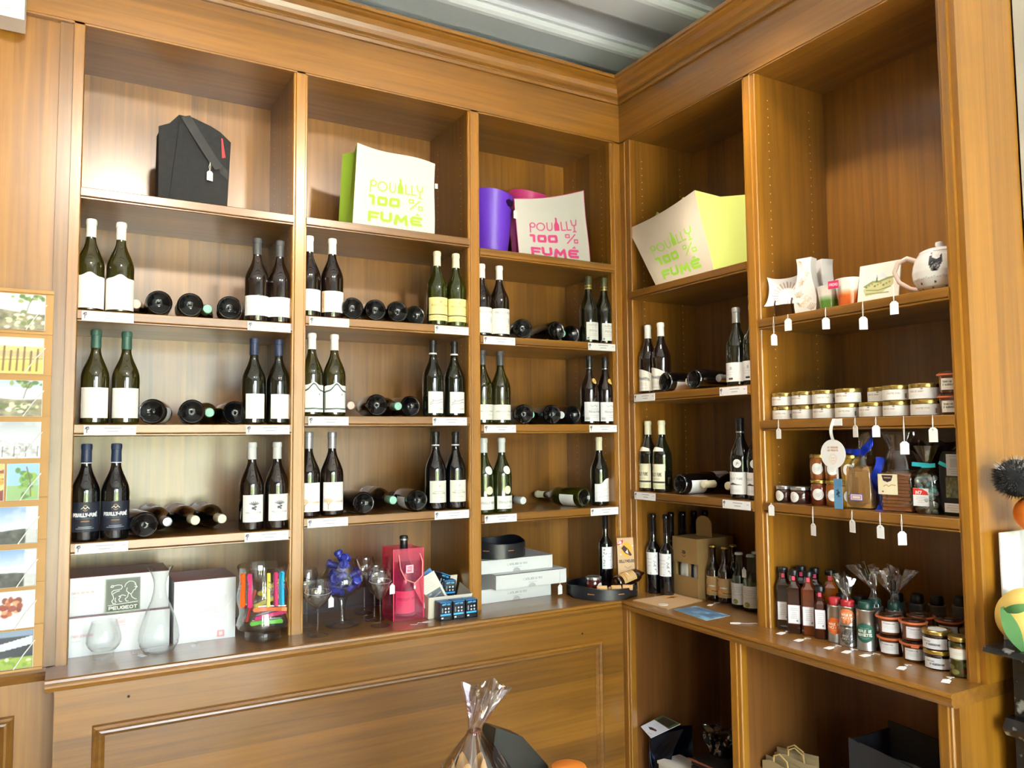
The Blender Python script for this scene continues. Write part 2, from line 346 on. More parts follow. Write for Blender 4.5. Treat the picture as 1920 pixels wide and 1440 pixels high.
for x0, x1 in ((-2.132, -1.467), (-1.42, -.766), (-.718, -.05)):
    part('back_panel', MB().box((x0, D, ZK), (x1, D+.012, ZF+.01)), WZ, ua)
    part('top_panel', MB().box((x0, .02, ZF-.004), (x1, D, ZF+.02)), WX, ua)
d = divider(MB().box((.034, -.0635, ZK), (D, -.012, ZF+.01)), ub); pins(d, 'y', -.0641, (.075, .30), 1.32, 2.80, 1)
d = divider(MB().box((.034, -.7925, ZK), (D, -.735, ZF+.01)), ub); pins(d, 'y', -.7931, (.075, .30), 1.32, 2.80, 1)
divider(MB().box((.034, -1.510, ZK), (.40, -1.480, ZF+.01)), ub, 'end_panel')
part('end_panel', MB().box((.012, -1.530, ZK), (.313, -1.510, ZC)), WZL, ub)
for y0, y1 in ((-.735, -.0635), (-1.480, -.7925)):
    part('back_panel', MB().box((D, y0, ZK), (D+.012, y1, ZF+.01)), WZ, ub)
    part('top_panel', MB().box((.02, y0, ZF-.004), (D, y1, ZF+.02)), WY, ub)
def shelf(par, ax, a, b, zt, m):
    q = -.004
    poly = [(q, zt-.002), (q+.002, zt), (D-.001, zt), (D-.001, zt-.037), (q+.006, zt-.037), (q+.002, zt-.035), (q+.002, zt-.0315), (q+.006, zt-.030), (q+.001, zt-.028), (q, zt-.026)]
    if ax == 'A': part('shelf', MB().prism(poly, a, b, 'x'), m, par)
    else: part('shelf', MB().prism([(x, z) for x, z in poly][::-1], a, b, 'y'), m, par)
SA = {11: 2.353, 12: 2.353, 13: 2.3207, 21: 1.9634, 22: 1.9943, 23: 1.9643, 31: 1.6064, 32: 1.6366, 33: 1.6072, 41: 1.2429, 42: 1.2767, 43: 1.2499}
SB = {11: 2.1917, 12: 1.9681, 21: 1.7376, 22: 1.6064, 31: 1.3175, 32: 1.3171}
BXA = {1: (-2.131, -1.4665), 2: (-1.4205, -.766), 3: (-.7185, -.040)}
BYB = {1: (-.7355, -.052), 2: (-1.482, -.789)}
for k, z in SA.items(): shelf(ua, 'A', *BXA[k % 10], z, WX)
for k, z in SB.items(): shelf(ub, 'B', *BYB[k % 10], z, WY)
# frieze boards and crown
part('frieze', MB().box((-4.3, -.004, ZF), (0, .02, ZC+.1)), WX, ua)
part('frieze', MB().box((-.004, -1.53, ZF), (.02, -.004, ZC+.1)), WY, ub)
part('frieze_lip', MB().box((-4.3, .0, ZF-.006), (0, .02, ZF)), WX, ua)
part('frieze_lip', MB().box((0, -1.51, ZF-.006), (.02, 0, ZF)), WY, ub)
CR = [(.006, ZC-.012), (.016, ZC-.012), (.018, ZC), (.012, ZC+.006), (.012, ZC+.012), (.022, ZC+.018), (.030, ZC+.030), (.036, ZC+.046), (.050, ZC+.060), (.066, ZC+.066), (.072, ZC+.070), (.084, ZC+.070), (.084, ZC+.084), (.006, ZC+.084)]
def mould(profile, s0, e0, s1, e1, axis, sgn=1):
    # profile (projection, z); runs from s(projection) to e(projection)
    n = len(profile); mb = MB(); vs = []
    for st in (0, 1):
        for d, z in profile:
            q = (s0+s1*d) if st == 0 else (e0+e1*d)
            vs.append((q, -d*sgn, z) if axis == 'x' else (-d*sgn, q, z))
    fs = [(i, (i+1) % n, n+(i+1) % n, n+i) for i in range(n)]+[tuple(range(n))[::-1], tuple(range(n, 2*n))]
    if axis == 'y': fs = [f[::-1] for f in fs]
    mb._add(vs, fs, 0, False); return mb
part('crown_moulding', mould(CR, -4.3, 0, 0, -1, 'x'), WX, ua)
part('crown_moulding', mould(CR, 0, -1.53, -1, 0, 'y'), WY, ub)
# worktops
NOS = [(-.385, ZK), (.140, ZK), (.146, ZK-.003), (.148, ZK-.010), (.143, ZK-.014), (.146, ZK-.018), (.146, ZK-.024), (.138, ZK-.036), (.126, ZK-.040), (-.385, ZK-.040)]
wt = single('worktop', mould(NOS, -2.186, 0, 0, -1, 'x'), WX, 'oak worktop with moulded front edge carrying glasses and white boxes', 'worktop')
single('worktop', mould(NOS, 0, -1.526, -1, 0, 'y'), WY, 'oak worktop along the right wall carrying oil bottles and tins', 'worktop')
NOS2 = [(-.06, ZK), (-.002, ZK), (.002, ZK-.01), (-.004, ZK-.016), (.0, ZK-.022), (-.012, ZK-.040), (-.06, ZK-.040)]
single('worktop', mould(NOS2, -4.3, -2.166, 0, 0, 'x'), WX, 'narrow oak ledge below the board of postcards', 'ledge')
# lower cabinets
LF = -.125
def frame_mould(mb, x0, x1, z0, z1, y, w=.034):
    prof = [(0, 0), (.003, .012), (.010, .016), (.018, .010), (.024, .012), (.034, .002), (.034, 0)]   # across, height
    cs = [(x0, z0, 1, 1), (x1, z0, -1, 1), (x1, z1, -1, -1), (x0, z1, 1, -1)]; n = len(prof); vs = []
    for cx, cz, sx, sz in cs:
        for d, h in prof: vs.append((cx+sx*d, y-h, cz+sz*d))
    fs = []
    for k in range(4):
        k2 = (k+1) % 4
        for i in range(n-1): fs.append((k*n+i, k2*n+i, k2*n+i+1, k*n+i+1))
    mb._add(vs, fs); return mb
lo = thing('lower_cabinet', 'panelled oak cupboard front below the left worktop', 'cabinet')
part('cabinet_front', MB().box((-2.162, LF, 0), (-.1255, LF+.03, ZK-.04)), WX, lo)
part('panel_moulding', frame_mould(MB(), -2.064, -.235, .16, .728, LF), WX, lo)
for x, z in ((-1.97, .795), (-.33, .765)):
    part('screw_hole', MB().lathe([(0, .0006), (.004, .0006), (.004, 0)], 10, M=T(x, LF, z, rx=PI/2)), mat('dark_hole', '24140a', .8), lo)
lb = thing('lower_cabinet', 'open oak base cabinet with dark recesses under the right worktop', 'cabinet')
B_stile(-.150, -.116, -.165, -.116, 0, ZK-.04, par=lb, x=LF)
B_stile(-.752, -.728, -.772, -.722, 0, ZK-.04, par=lb, x=LF)
B_stile(-1.500, -1.478, -1.512, -1.468, 0, ZK-.04, par=lb, x=LF)
DK = wood('oak_interior', 'z', '5a3414', '8a5a2c')
for y0, y1 in ((-.150, -.116), (-.770, -.724), (-1.510, -1.470)): part('divider', MB().box((LF+.034, y0, .1), (D, y1, ZK-.04)), DK, lb)
part('back_panel', MB().box((D, -1.51, .1), (D+.012, -.116, ZK-.04)), DK, lb)
part('bottom_shelf', MB().box((LF+.01, -1.51, .06), (D, -.116, .1)), DK, lb)
part('base_shelf', MB().box((LF+.02, -1.47, .30), (D, -.772, .325)), DK, lb)
part('plinth', MB().box((LF+.02, -1.51, 0), (LF+.05, -.116, .06)), DK, lb)
part('end_panel', MB().box((LF+.012, -1.526, 0), (.313, -1.510, ZK-.04)), WZL, lb)
# tall panelled section on the left
lp = thing('panelled_cupboard', 'tall plain oak panelling left of the bottles behind the postcards', 'panelling')
part('upper_panel', MB().box((-4.3, .022, ZK), (-2.2, .05, ZF)), WZL, lp)
part('lower_panel', MB().box((-4.3, .012, 0), (-2.162, .05, ZK-.04)), WZL, lp)
part('panel_moulding', frame_mould(MB(), -3.2, -2.262, .16, .752, .012), WZ, lp)
single('ceiling_speaker', MB().box((-2.75, -.10, 2.806), (-2.292, -.006, 3.02)).box((-2.70, -.103, 2.83), (-2.33, -.10, 3.0)), mat('white_plastic', 'eceeef', .5), 'pale grey box fixed high at the top left', 'speaker')

# ------------------------------------------------------------------ wine bottles
def glass_mat(name, col, rough=.07):
    return mat(name, col, rough, Coat_Weight=.6, Coat_Roughness=.03, Specular_IOR_Level=.7)
OLIVE = glass_mat('olive_bottle_glass', '2d2a0c'); DARKG = glass_mat('dark_green_bottle_glass', '14160c'); BROWN = glass_mat('dark_brown_bottle_glass', '1a100c'); BLACKG = glass_mat('black_bottle_glass', '0b0b0d'); GREEN = glass_mat('green_bottle_glass', '262c08')
R0 = .0412; HB = .303
def arc(r0, z0, r1, z1, n=7):    # smooth shoulder between two radii
    return [(r0+(r1-r0)*(.5-.5*math.cos(PI*t))*1.0, z0+(z1-z0)*t) for t in [k/n for k in range(1, n)]]
def bottle_prof(r=R0, h=HB, zs=.148, zn=.242, rn=.0142):
    p = [(r-.0095, .004), (r-.007, .001), (r-.004, 0), (r-.001, .003), (r, .008), (r, zs)]
    p += arc(r, zs, rn, zn, 9)+[(rn, zn), (rn-.0006, h-.02), (rn-.0006, h-.004), (0, h-.004)]
    return p
def cap_prof(h=HB, hc=.060, rn=.0150):
    return [(rn, h-hc), (rn+.0004, h-hc+.001), (rn-.0003, h-.022), (rn-.0003, h-.019), (rn+.0012, h-.018), (rn+.0012, h-.006), (rn-.0005, h-.001), (rn-.004, h), (0, h)]
MESH = {}
def cached(key, fn):
    if key not in MESH: MESH[key] = fn()
    return MESH[key]
def body_mesh(m, kind='b'):
    pr = {'b': bottle_prof(), 't': bottle_prof(r=.0385, zs=.165, zn=.248)}[kind]
    return cached(('body', m.name, kind), lambda: MB().lathe(pr, 40).mesh('glass_body', m))
def label_mesh(key, img, z0, z1, half, r=R0, top=None, m=None):
    # img wraps round the front (-y side); top(u) raises the upper edge
    def fn(u, v):
        a = -PI/2+(u-.5)*2*half; zz = z0+(z1-z0)*v*(1 if top is None else top(u)); q = r+.0005
        return (q*math.cos(a), q*math.sin(a), zz)
    return cached(('label', key), lambda: MB().sheet(img, fn).mesh('label', m or PAPER))
def ring_mesh(key, z0, z1, r, m):
    return cached(('ring', key), lambda: MB().lathe([(r, z0), (r+.0006, z0+.0005), (r+.0006, z1-.0005), (r, z1)], 28).mesh('band', m))
def disc_label(key, img, z, rad, ang, r, m=None, nr=7):
    # a round sticker bent round the bottle
    n = 24 if nr < 10 else 90
    def build():
        mb = MB(); a = img.a; h, w = a.shape[:2]
        vs = []; cs = []; fs = []
        for j in range(nr):
            rr = rad*j/(nr-1)
            for k in range(n):
                t = 2*PI*k/n; dx, dz = rr*math.cos(t), rr*math.sin(t); q = r(z+dz) if callable(r) else r
                an = -PI/2+ang+dx/max(q, .01); vs.append(((q+.0008)*math.cos(an), (q+.0008)*math.sin(an), z+dz))
                cs.append(tuple(lin_arr(a[int((.5-dz/rad*.499)*(h-1)), int((.5+dx/rad*.499)*(w-1))])))
        for j in range(nr-1):
            for k in range(n): k2 = (k+1) % n; fs.append((j*n+k, (j+1)*n+k, (j+1)*n+k2, j*n+k2))
        mb._add(vs, fs, 0, True, cs); return mb.mesh('medallion', m or PAPER)
    return cached(('disc', key), build)
def rad_at(z, pr=None):
    pr = pr or bottle_prof()
    for (r0, z0), (r1, z1) in zip(pr[5:-1], pr[6:]):
        if z0 <= z <= z1: return r0+(r1-r0)*(z-z0)/(z1-z0+1e-9)
    return R0
CAPC = {'white': ('f4f2ee', .45), 'dgrey': ('45464a', .5), 'cream': ('eee8c8', .45), 'olivecap': ('4d4f30', .35), 'green': ('31564a', .45), 'navy': ('27324f', .45), 'black': ('141416', .4), 'silver': ('c4c6c9', .3), 'pale': ('d9dcda', .45), 'blush': ('e6c9bd', .5), 'teal': ('8fc4b2', .5)}
def cap_mesh(c):
    def b():
        m = mat('capsule_'+c, CAPC[c][0], CAPC[c][1], Metallic=.7 if c == 'silver' else 0.)
        return MB().lathe(cap_prof(), 28).mesh('capsule', m)
    return cached(('cap', c), b)
GOLD = mat('gold_foil', 'c9a24a', .3, Metallic=.9); SILV = mat('silver_foil', 'c9cbd0', .25, Metallic=.9); WHT = mat('white_band', 'ececec', .5)
def L_plain(seed, ink='9a9a9a', base='fbfbf8', w=44, h=44, title=True, op=.35):
    i = Img(w, h, base, 1.2); rs = random.Random(seed)
    if title: i.lines(.2, .8, [.72], .035, ink, op)
    i.lines(.15, .85, [.56, .30, .22, .14], .02, ink, op*.7)
    return i
def mk_labels():
    Lb = {}
    i = Img(50, 60, 'fdfdfb', 1.1); i.rect(0, 0, .10, .9, 'e9d9bd', .5); i.lines(.3, .8, [.5, .3, .2], .015, 'bcbcbc', .35); Lb['arch'] = i
    Lb['plain'] = L_plain(1, 'b8b8b8', 'fdfdfd', op=.25)
    i = L_plain(2, 'c8b8a0', 'fdfcfa', op=.25); i.rect(0, 0, .14, 1, 'c99566', .75); i.rect(.03, .2, .1, .9, '9a5d34', .5); Lb['orange_edge'] = i
    i = Img(56, 60, 'efe39a', 1.1); i.text('POUILLY FUME', .14, .62, .72, .07, .016, '8d7a3a', op=.7); i.lines(.25, .75, [.48], .02, '8d7a3a', .5); i.ell(.5, .8, .06, .06, 'b9a45a', .8); i.rect(0, .235, 1, .275, '1d1a10'); i.lines(.15, .85, [.13], .03, '8d7a3a', .5); Lb['yellow'] = i
    i = Img(56, 64, 'f1f0ec', 1.05); i.text('POUILLY FUME', .16, .80, .68, .07, .018, '8c8c88', op=.6)
    for k in range(3): i.ell(.78, .52, .10-.03*k, .12-.035*k, 'b9b9b4' if k % 2 == 0 else 'efefec', .8)
    i.lines(.2, .7, [.6, .3, .2, .1], .02, '9a9a96', .4); Lb['crest'] = i
    i = Img(50, 56, 'eceae5', 1.0)
    for k in range(7): i.stroke([(.2+.09*k, .82-.02*(k % 3)), (.2+.09*k, .9-.03*((k+1) % 3))], .05, '9a9a98', .6)
    i.lines(.15, .85, [.70], .02, '9a9a98', .6); i.text('POUILLY', .2, .48, .6, .09, .022, '7d7d80', op=.6); i.lines(.2, .8, [.36, .26], .02, '9a9a98', .5); i.rect(.06, .06, .16, .14, '55606a', .8); Lb['sketch'] = i
    i = Img(60, 60, 'f8f7f3', 1.25); i.lines(.3, .9, [.62, .5], .012, 'd0cfc8', .4); i.stroke([(.03, .0), (.08, .12), (.03, .24)], .012, 'c8c6be', .6); i.stroke([(.95, .9), (.88, .7), (.96, .5)], .012, 'd8d6ce', .6); Lb['cream_wide'] = i
    i = Img(60, 76, 'fdfdfd', 1.0)
    arch = lambda x: .78+.16*math.exp(-((x-.5)/.2)**2)
    i.stroke([(x/20, arch(x/20)) for x in range(21)], .05, '2c4a44'); i.rect(.03, .12, .06, .80, '2c4a44'); i.rect(.94, .12, .97, .8, '2c4a44'); i.rect(.02, .10, .98, .145, '2c4a44')
    i.poly([(.68, .66), (.74, .70), (.74, .62)], '777777'); Lb['green_arch'] = i
    i = Img(60, 60, 'f4f3f0', .95); i.stroke([(.12, .48), (.3, .55), (.25, .62), (.4, .56), (.6, .60), (.9, .66)], .022, '6a6a6a', .8); i.stroke([(.1, .40), (.3, .46), (.5, .44), (.75, .52), (.9, .50)], .022, '6a6a6a', .8); i.lines(.5, .9, [.2], .03, '999999', .6); Lb['script'] = i
    i = Img(60, 50, 'eeece4', 1.4); i.text('POUILLY FUME', .2, .52, .6, .07, .016, '8a8880', op=.6); i.stroke([(.55, .28), (.62, .36), (.68, .3), (.8, .34)], .02, '9a988f', .6); Lb['cream_low'] = i
    i = Img(60, 60, 'eeeef0', 1.2); i.stroke([(.3, .84), (.36, .74), (.42, .78), (.55, .84), (.6, .74), (.7, .82)], .02, '77777c', .7); i.text('POUILLY-FUME', .22, .44, .66, .09, .022, '6c6c72', op=.7); i.lines(.25, .8, [.62, .3, .2], .02, '8c8c92', .5); i.rect(.05, .08, .25, .2, 'b8b8ba', .8); Lb['pouilly'] = i
    i = Img(112, 76, '161c2c', 1.3); i.ell(.5, .80, .09, .10, 'b98a54'); i.ell(.5, .80, .07, .08, '1b2030'); i.rect(.40, .755, .60, .84, '161c2c'); i.stroke([(.40, .78), (.46, .83), (.5, .77), (.55, .84), (.6, .78)], .022, 'e8dccb')
    i.text('POUILLY-FUMÉ', .18, .52, .64, .10, .034, 'eef0f2'); i.lines(.2, .8, [.45], .012, 'a8adb8', .6); i.lines(.38, .62, [.36], .03, 'b97842', .9); i.lines(.3, .7, [.17], .02, 'c9ced8', .8); i.lines(.22, .78, [.12], .02, 'c9ced8', .8); Lb['navy'] = i
    i = Img(56, 70, 'f1efec', .8)
    for k in range(6):
        i.stroke([(.5, .62), (.5+.22*math.cos(.5+k*.42), .62+.13*math.sin(.5+k*.42))], .035, '4a4a4c', .85)
    for k in range(7): i.ell(.5+.07*math.cos(k*.9), .56-.03*(k//2), .035, .035, '3a3a3c', .8)
    i.text('POUILLY FUME', .16, .32, .68, .05, .012, '8a8a8a', op=.6); i.lines(.3, .7, [.18], .015, 'aaaaaa', .6); Lb['grapes'] = i
    i = Img(56, 70, 'fbfaf8', .85); i.stroke([(.25, .05), (.25, .22), (.15, .34)], .025, 'b08a5c'); i.stroke([(.25, .2), (.36, .34)], .02, 'b08a5c'); i.ell(.25, .36, .16, .08, 'd9a878', .6); i.rect(0, .28, 1, .36, 'e8c9a4', .35); i.lines(.5, .95, [.32], .03, 'd0a070', .6); Lb['tree'] = i
    i = Img(50, 60, 'e9e7da', .85); i.ell(.5, .76, .05, .06, 'c8c2a8', .8); i.lines(.2, .8, [.52], .02, '8a8676', .6); i.text('POUILLY FUME', .15, .40, .7, .06, .014, '8a8676', op=.7); i.lines(.25, .75, [.24], .025, 'a8a494', .6); i.rect(.84, .9, 1, 1, 'e9e7da'); Lb['cream_tall'] = i
    i = Img(60, 46, 'ecebe6', 1.3); i.text('POUILLY FUME', .12, .44, .76, .16, .03, '9a9a94', op=.8); i.lines(.3, .7, [.2], .03, 'aaa9a2', .5); Lb['lower'] = i
    i = Img(24, 24, 'eeeeec', 1); i.ell(.5, .5, .36, .36, 'dcdcd6'); i.ell(.5, .5, .3, .3, 'eceae2'); Lb['disc'] = i
    i = Img(24, 24, 'd9cf9a', 1); i.ell(.5, .5, .40, .40, 'e8e4cf'); Lb['disc2'] = i
    i = Img(24, 24, 'c9a448', 1); i.ell(.5, .5, .36, .36, 'e0c87a'); i.stroke([(.35, .4), (.5, .65), (.65, .4)], .08, '9a7a2c'); Lb['seal'] = i
    i = Img(60, 64, 'eeeff0', 1.0); i.stroke([(.1, .5), (.3, .62), (.5, .52), (.7, .6), (.95, .5)], .02, 'c4c6c8', .8); i.text('POUILLY', .2, .22, .6, .07, .016, 'a8aaae', op=.7); i.lines(.2, .9, [.4, .12], .02, 'b8babd', .5); Lb['wavy'] = i
    i = Img(60, 64, 'f1efe6', 1.2)
    for k in range(10): i.ell(.12+.08*k, .60+.03*math.sin(k), .05, .06, '8d9196', .8)
    i.rect(.08, .52, .92, .56, '8d9196', .6); i.lines(.2, .8, [.36, .28], .02, 'a8a8a0', .5); i.lines(.2, .8, [.12], .02, 'a8a8a0', .5); Lb['castle'] = i
    i = Img(60, 46, 'efefee', 1.4); i.ell(.55, .7, .05, .08, '9a9aa0', .7); i.lines(.2, .7, [.62, .5, .38], .02, 'a0a0a6', .5); i.rect(.45, .10, .62, .2, '2e2f34'); Lb['house'] = i
    i = Img(60, 60, 'ece8cc', 1.2); i.ell(.3, .83, .06, .09, '4a4a3c'); i.text('POUILLY FUME', .15, .52, .7, .12, .028, '6d6a54'); i.rect(0, .24, 1, .30, '1c1c18'); i.lines(.2, .8, [.40], .02, '8a8670', .6); i.rect(0, .03, 1, .17, 'd8dcae', .8); Lb['ivory'] = i
    i = Img(20, 20, 'efecd8', 1.8); Lb['collar'] = i
    i = Img(60, 60, 'f1f1f0', 1.1); i.text('POUILLY FUME', .15, .66, .7, .08, .022, 'b0b0b2'); i.poly([(.2, .42), (.45, .52), (.6, .46), (.85, .42)], '3c3e44'); i.lines(.25, .75, [.2, .14], .02, 'b8b8ba', .5); Lb['hill'] = i
    i = Img(24, 24, 'ececea', 1); i.stroke([(.4, .4), (.5, .65), (.65, .5)], .10, '8c8f94'); Lb['disc3'] = i
    return Lb
LB = mk_labels()
bump = lambda u: .84+.16*math.exp(-((u-.5)/.16)**2)+.03*math.sin(9*u)
wav = lambda u: .88+.12*math.tanh((u-.42)*9)
curve = lambda u: 1.0-.22*u*u+.06*math.sin(3*u)
# key: glass, capsule, [(label, z0, z1, half angle, top)], extras
ST = {
 'arch': (OLIVE, 'white', [('arch', .010, .128, 1.45, bump)], []),
 'grey': (BROWN, 'dgrey', [('plain', .022, .092, 1.35, None)], []),
 'orange': (BROWN, 'white', [('orange_edge', .022, .100, 1.35, None)], []),
 'yellow': (GREEN, 'cream', [('yellow', .020, .112, 1.25, None)], []),
 'crest': (BROWN, 'white', [('crest', .014, .118, 1.35, None)], []),
 'sketch': (DARKG, 'olivecap', [('sketch', .014, .092, .86, None)], [('ring', .244, .249, .0152, GOLD), ('ring', .258, .262, .0152, GOLD)]),
 'creamw': (OLIVE, 'green', [('cream_wide', .020, .116, 1.15, None)], []),
 'navycap': (DARKG, 'navy', [('plain', .020, .106, .85, None)], []),
 'garch': (OLIVE, 'white', [('green_arch', .014, .126, 1.2, bump)], []),
 'script': (DARKG, 'black', [('script', .014, .098, .85, None)], [('ring', .246, .252, .0152, WHT)]),
 'creamlow': (OLIVE, 'dgrey', [('cream_low', .018, .080, 1.5, None)], []),
 'seal': (BROWN, 'black', [('pouilly', .014, .098, 1.15, None)], [('ring', .246, .250, .0152, SILV), ('disc', 'seal', .190, .013, .28)]),
 'navylab': (BLACKG, 'navy', [('navy', .030, .122, 1.35, None)], [('ring', .241, .244, .0152, WHT)]),
 'grapes': (BROWN, 'pale', [('grapes', .030, .122, .95, None)], []),
 'tree': (BROWN, 'silver', [('tree', .020, .122, 1.05, None)], []),
 'creamtall': (BLACKG, 'black', [('cream_tall', .028, .112, .95, None)], [('ring', .247, .252, .0152, WHT)]),
 'medal': (GREEN, 'pale', [('lower', .016, .068, 1.0, None)], [('disc', 'disc', .172, .0165, 0.12), ('disc', 'disc2', .092, .0165, .1)]),
 'wavy': (DARKG, 'cream', [('wavy', .018, .120, 1.2, wav)], []),
 'castle': (BROWN, 'white', [('castle', .012, .105, 1.2, curve)], []),
 'house': (DARKG, 'silver', [('house', .018, .090, 1.35, None)], []),
 'ivory': (DARKG, 'cream', [('ivory', .014, .118, 1.1, None), ('collar', .172, .190, 1.0, None)], []),
 'hill': (BLACKG, 'black', [('hill', .018, .100, 1.15, None)], [('ring', .246, .252, .0152, SILV), ('disc', 'disc3', .132, .016, .35)]),
}
def fill_bottle(o, st):
    g, c, labs, ex = ST[st]
    part('glass_body', body_mesh(g), None, o); part('capsule', cap_mesh(c), None, o)
    for k, z0, z1, half, top in labs:
        if k == 'collar':
            r0 = rad_at(z0); 
            def fn(u, v):
                z = z0+(z1-z0)*v*(.6+.4*math.sin(PI*u)); q = rad_at(z)+.0008; a = -PI/2+(u-.5)*2*half; return (q*math.cos(a), q*math.sin(a), z)
            part('neck_label', cached(('collar',), lambda: MB().sheet(LB['collar'], fn).mesh('neck_label', PAPER)), None, o)
        else: part('label', label_mesh(st+k, LB[k], z0, z1, half, R0, top), None, o)
    for e in ex:
        if e[0] == 'ring': part('band', ring_mesh((st, e[1]), e[1], e[2], e[3], e[4]), None, o)
        else: part('medallion', disc_label((st, e[1]), LB[e[1]], e[2], e[3], e[4], rad_at), None, o)
def standing(st, pos, face, desc, where, group):
    # pos: list of (x, y, z); the first one is the left one in the room
    n = len(pos)
    for i, p in enumerate(pos):
        w = ('left of two ', 'right of two ')[i] if n == 2 else ''
        d = desc if n == 2 else desc.replace('bottles', 'bottle')
        o = thing('wine_bottle', w+d+' '+where, 'bottle', p, face, group)
        fill_bottle(o, st)
GA = 'standing wine bottles on display'
A_ROWS = [
 (21, 'arch', (-2.098, -2.0116), 'white-capped olive bottles with arched white labels', 'on the top bottle shelf'),
 (21, 'grey', (-1.5797, -1.5012), 'grey-capped bottles with plain white labels', 'on the top bottle shelf'),
 (22, 'orange', (-1.3952, -1.3094), 'white-capped brown bottles with white labels', 'on the middle bay top shelf'),
 (22, 'yellow', (-.8840, -.8010), 'cream-capped green bottles with yellow labels', 'beside the second post'),
 (23, 'crest', (-.6840, -.6010), 'white-capped brown bottles with crested white labels', 'by the second post'),
 (23, 'sketch', (-.1480, -.0630), 'olive-capped bottles with gold neck bands', 'in the corner bay'),
 (31, 'creamw', (-2.0755, -1.9877), 'green-capped olive bottles with wide cream labels', 'on the left'),
 (31, 'navycap', (-1.5858, -1.5010), 'blue-capped dark bottles with square white labels', 'by the first post'),
 (32, 'garch', (-1.3822, -1.2988), 'white-capped bottles with green-bordered arched labels', 'by the first post'),
 (32, 'script', (-.9026, -.8100), 'black-capped bottles with handwritten-style labels', 'left of the second post'),
 (33, 'creamlow', (-.6830, -.5991), 'grey-capped olive bottles with low cream labels', 'right of the second post'),
 (33, 'seal', (-.1500, -.0640), 'black-capped bottles with gold seals', 'in the corner bay'),
 (41, 'navylab', (-2.0936, -2.0095), 'dark bottles with navy POUILLY-FUMÉ labels', 'on the left'),
 (41, 'grapes', (-1.5882, -1.5023), 'pale-capped bottles with grape-drawing labels', 'by the first post'),
 (42, 'tree', (-1.3907, -1.3050), 'silver-capped bottles with orange tree labels', 'by the first post'),
 (42, 'creamtall', (-.8920, -.8060), 'black bottles with tall cream labels', 'left of the second post'),
 (43, 'medal', (-.6790, -.5960), 'pale-capped green bottles with two round stickers', 'by the second post'),
]
STRIPS = []
def pair_words(d): return d.split(' with ')[0]
for k, st, xs, desc, where in A_ROWS:
    standing(st, [(x, .052, SA[k]+.0002) for x in xs], random.uniform(-.06, .06), desc, where, GA)
    STRIPS.append(('A', k, sum(xs)/2, desc, where))
o = thing('wine_bottle', 'single cream-capped bottle with wavy white label beside the inner corner', 'bottle', (-.080, .085, SA[43]), .05, GA); fill_bottle(o, 'wavy')
STRIPS.append(('A', 43, -.09, 'single cream-capped bottle', 'beside the inner corner'))
B_ROWS = [
 (21, 'castle', (-.105, -.190), 'white-capped bottles with castle-skyline labels', 'on the right wall'),
 (21, 'house', (-.6250, -.7090), 'silver-capped bottles with small white labels', 'on the right wall'),
 (31, 'ivory', (-.092, -.182), 'cream-capped bottles with ivory labels', 'on the right wall'),
 (31, 'hill', (-.6290, -.7130), 'black-capped bottles with hill-drawing labels', 'on the right wall'),
]
for k, st, ys, desc, where in B_ROWS:
    standing(st, [(.056, y, SB[k]+.0002) for y in ys], -PI/2+random.uniform(-.05, .05), desc, where, GA)
    STRIPS.append(('B', k, sum(ys)/2, desc, where))
# price strips on the shelf edges
def strip_img(t):
    i = Img(96, 22, 'f6f5f6', 4.4); i.stroke([(.03, .62), (.045, .80), (.07, .80)], .09, '33333c'); i.stroke([(.055, .80), (.055, .25)], .07, '33333c'); i.stroke([(.06, .78), (.085, .84), (.09, .64), (.065, .56)], .07, '33333c')
    i.lines(.35, .75, [.72], .07, '77777c', .75); i.lines(.42, .68, [.38], .07, '77777c', .75); i.lines(.88, .95, [.62], .07, '9a7a7c', .7); i.lines(.05, .14, [.15], .04, '99999c', .6); return i
SIMG = strip_img(0)
for ax, k, q, desc, where in STRIPS:
    z1 = (SA if ax == 'A' else SB)[k]-.003; hw = .073 if ax == 'A' else .068
    bay = k % 10
    lo_, hi_ = (BXA if ax == 'A' else BYB)[bay]; 
    if ax == 'A': q = min(max(q, lo_+hw+.012), hi_-hw-.008)
    else: q = min(max(q, lo_+hw+.008), hi_-hw-.012)
    mb = MB()
    mb.box((-hw, -.0018, -.031), (hw, 0, 0), 1)
    mb.sheet(SIMG, lambda u, v: (-hw+2*hw*u, -.0021, -.031+.031*v), 0)
    what = desc.split(' bottle')[0]+(' bottles' if 'single' not in desc else ' bottle')
    if 'with' in desc and len(desc.split()) < 9: what = desc
    lab = 'white price strip under the '+what+' '+where
    lab = ' '.join(lab.split()[:16])
    loc = (q, -.0045, z1) if ax == 'A' else (-.0045, q, z1)
    single('price_strip', mb, [PAPER, mat('paper_edge', 'eeeeee', .6)], lab, 'price label', loc, 0 if ax == 'A' else -PI/2, 'price strips on the shelf edges')
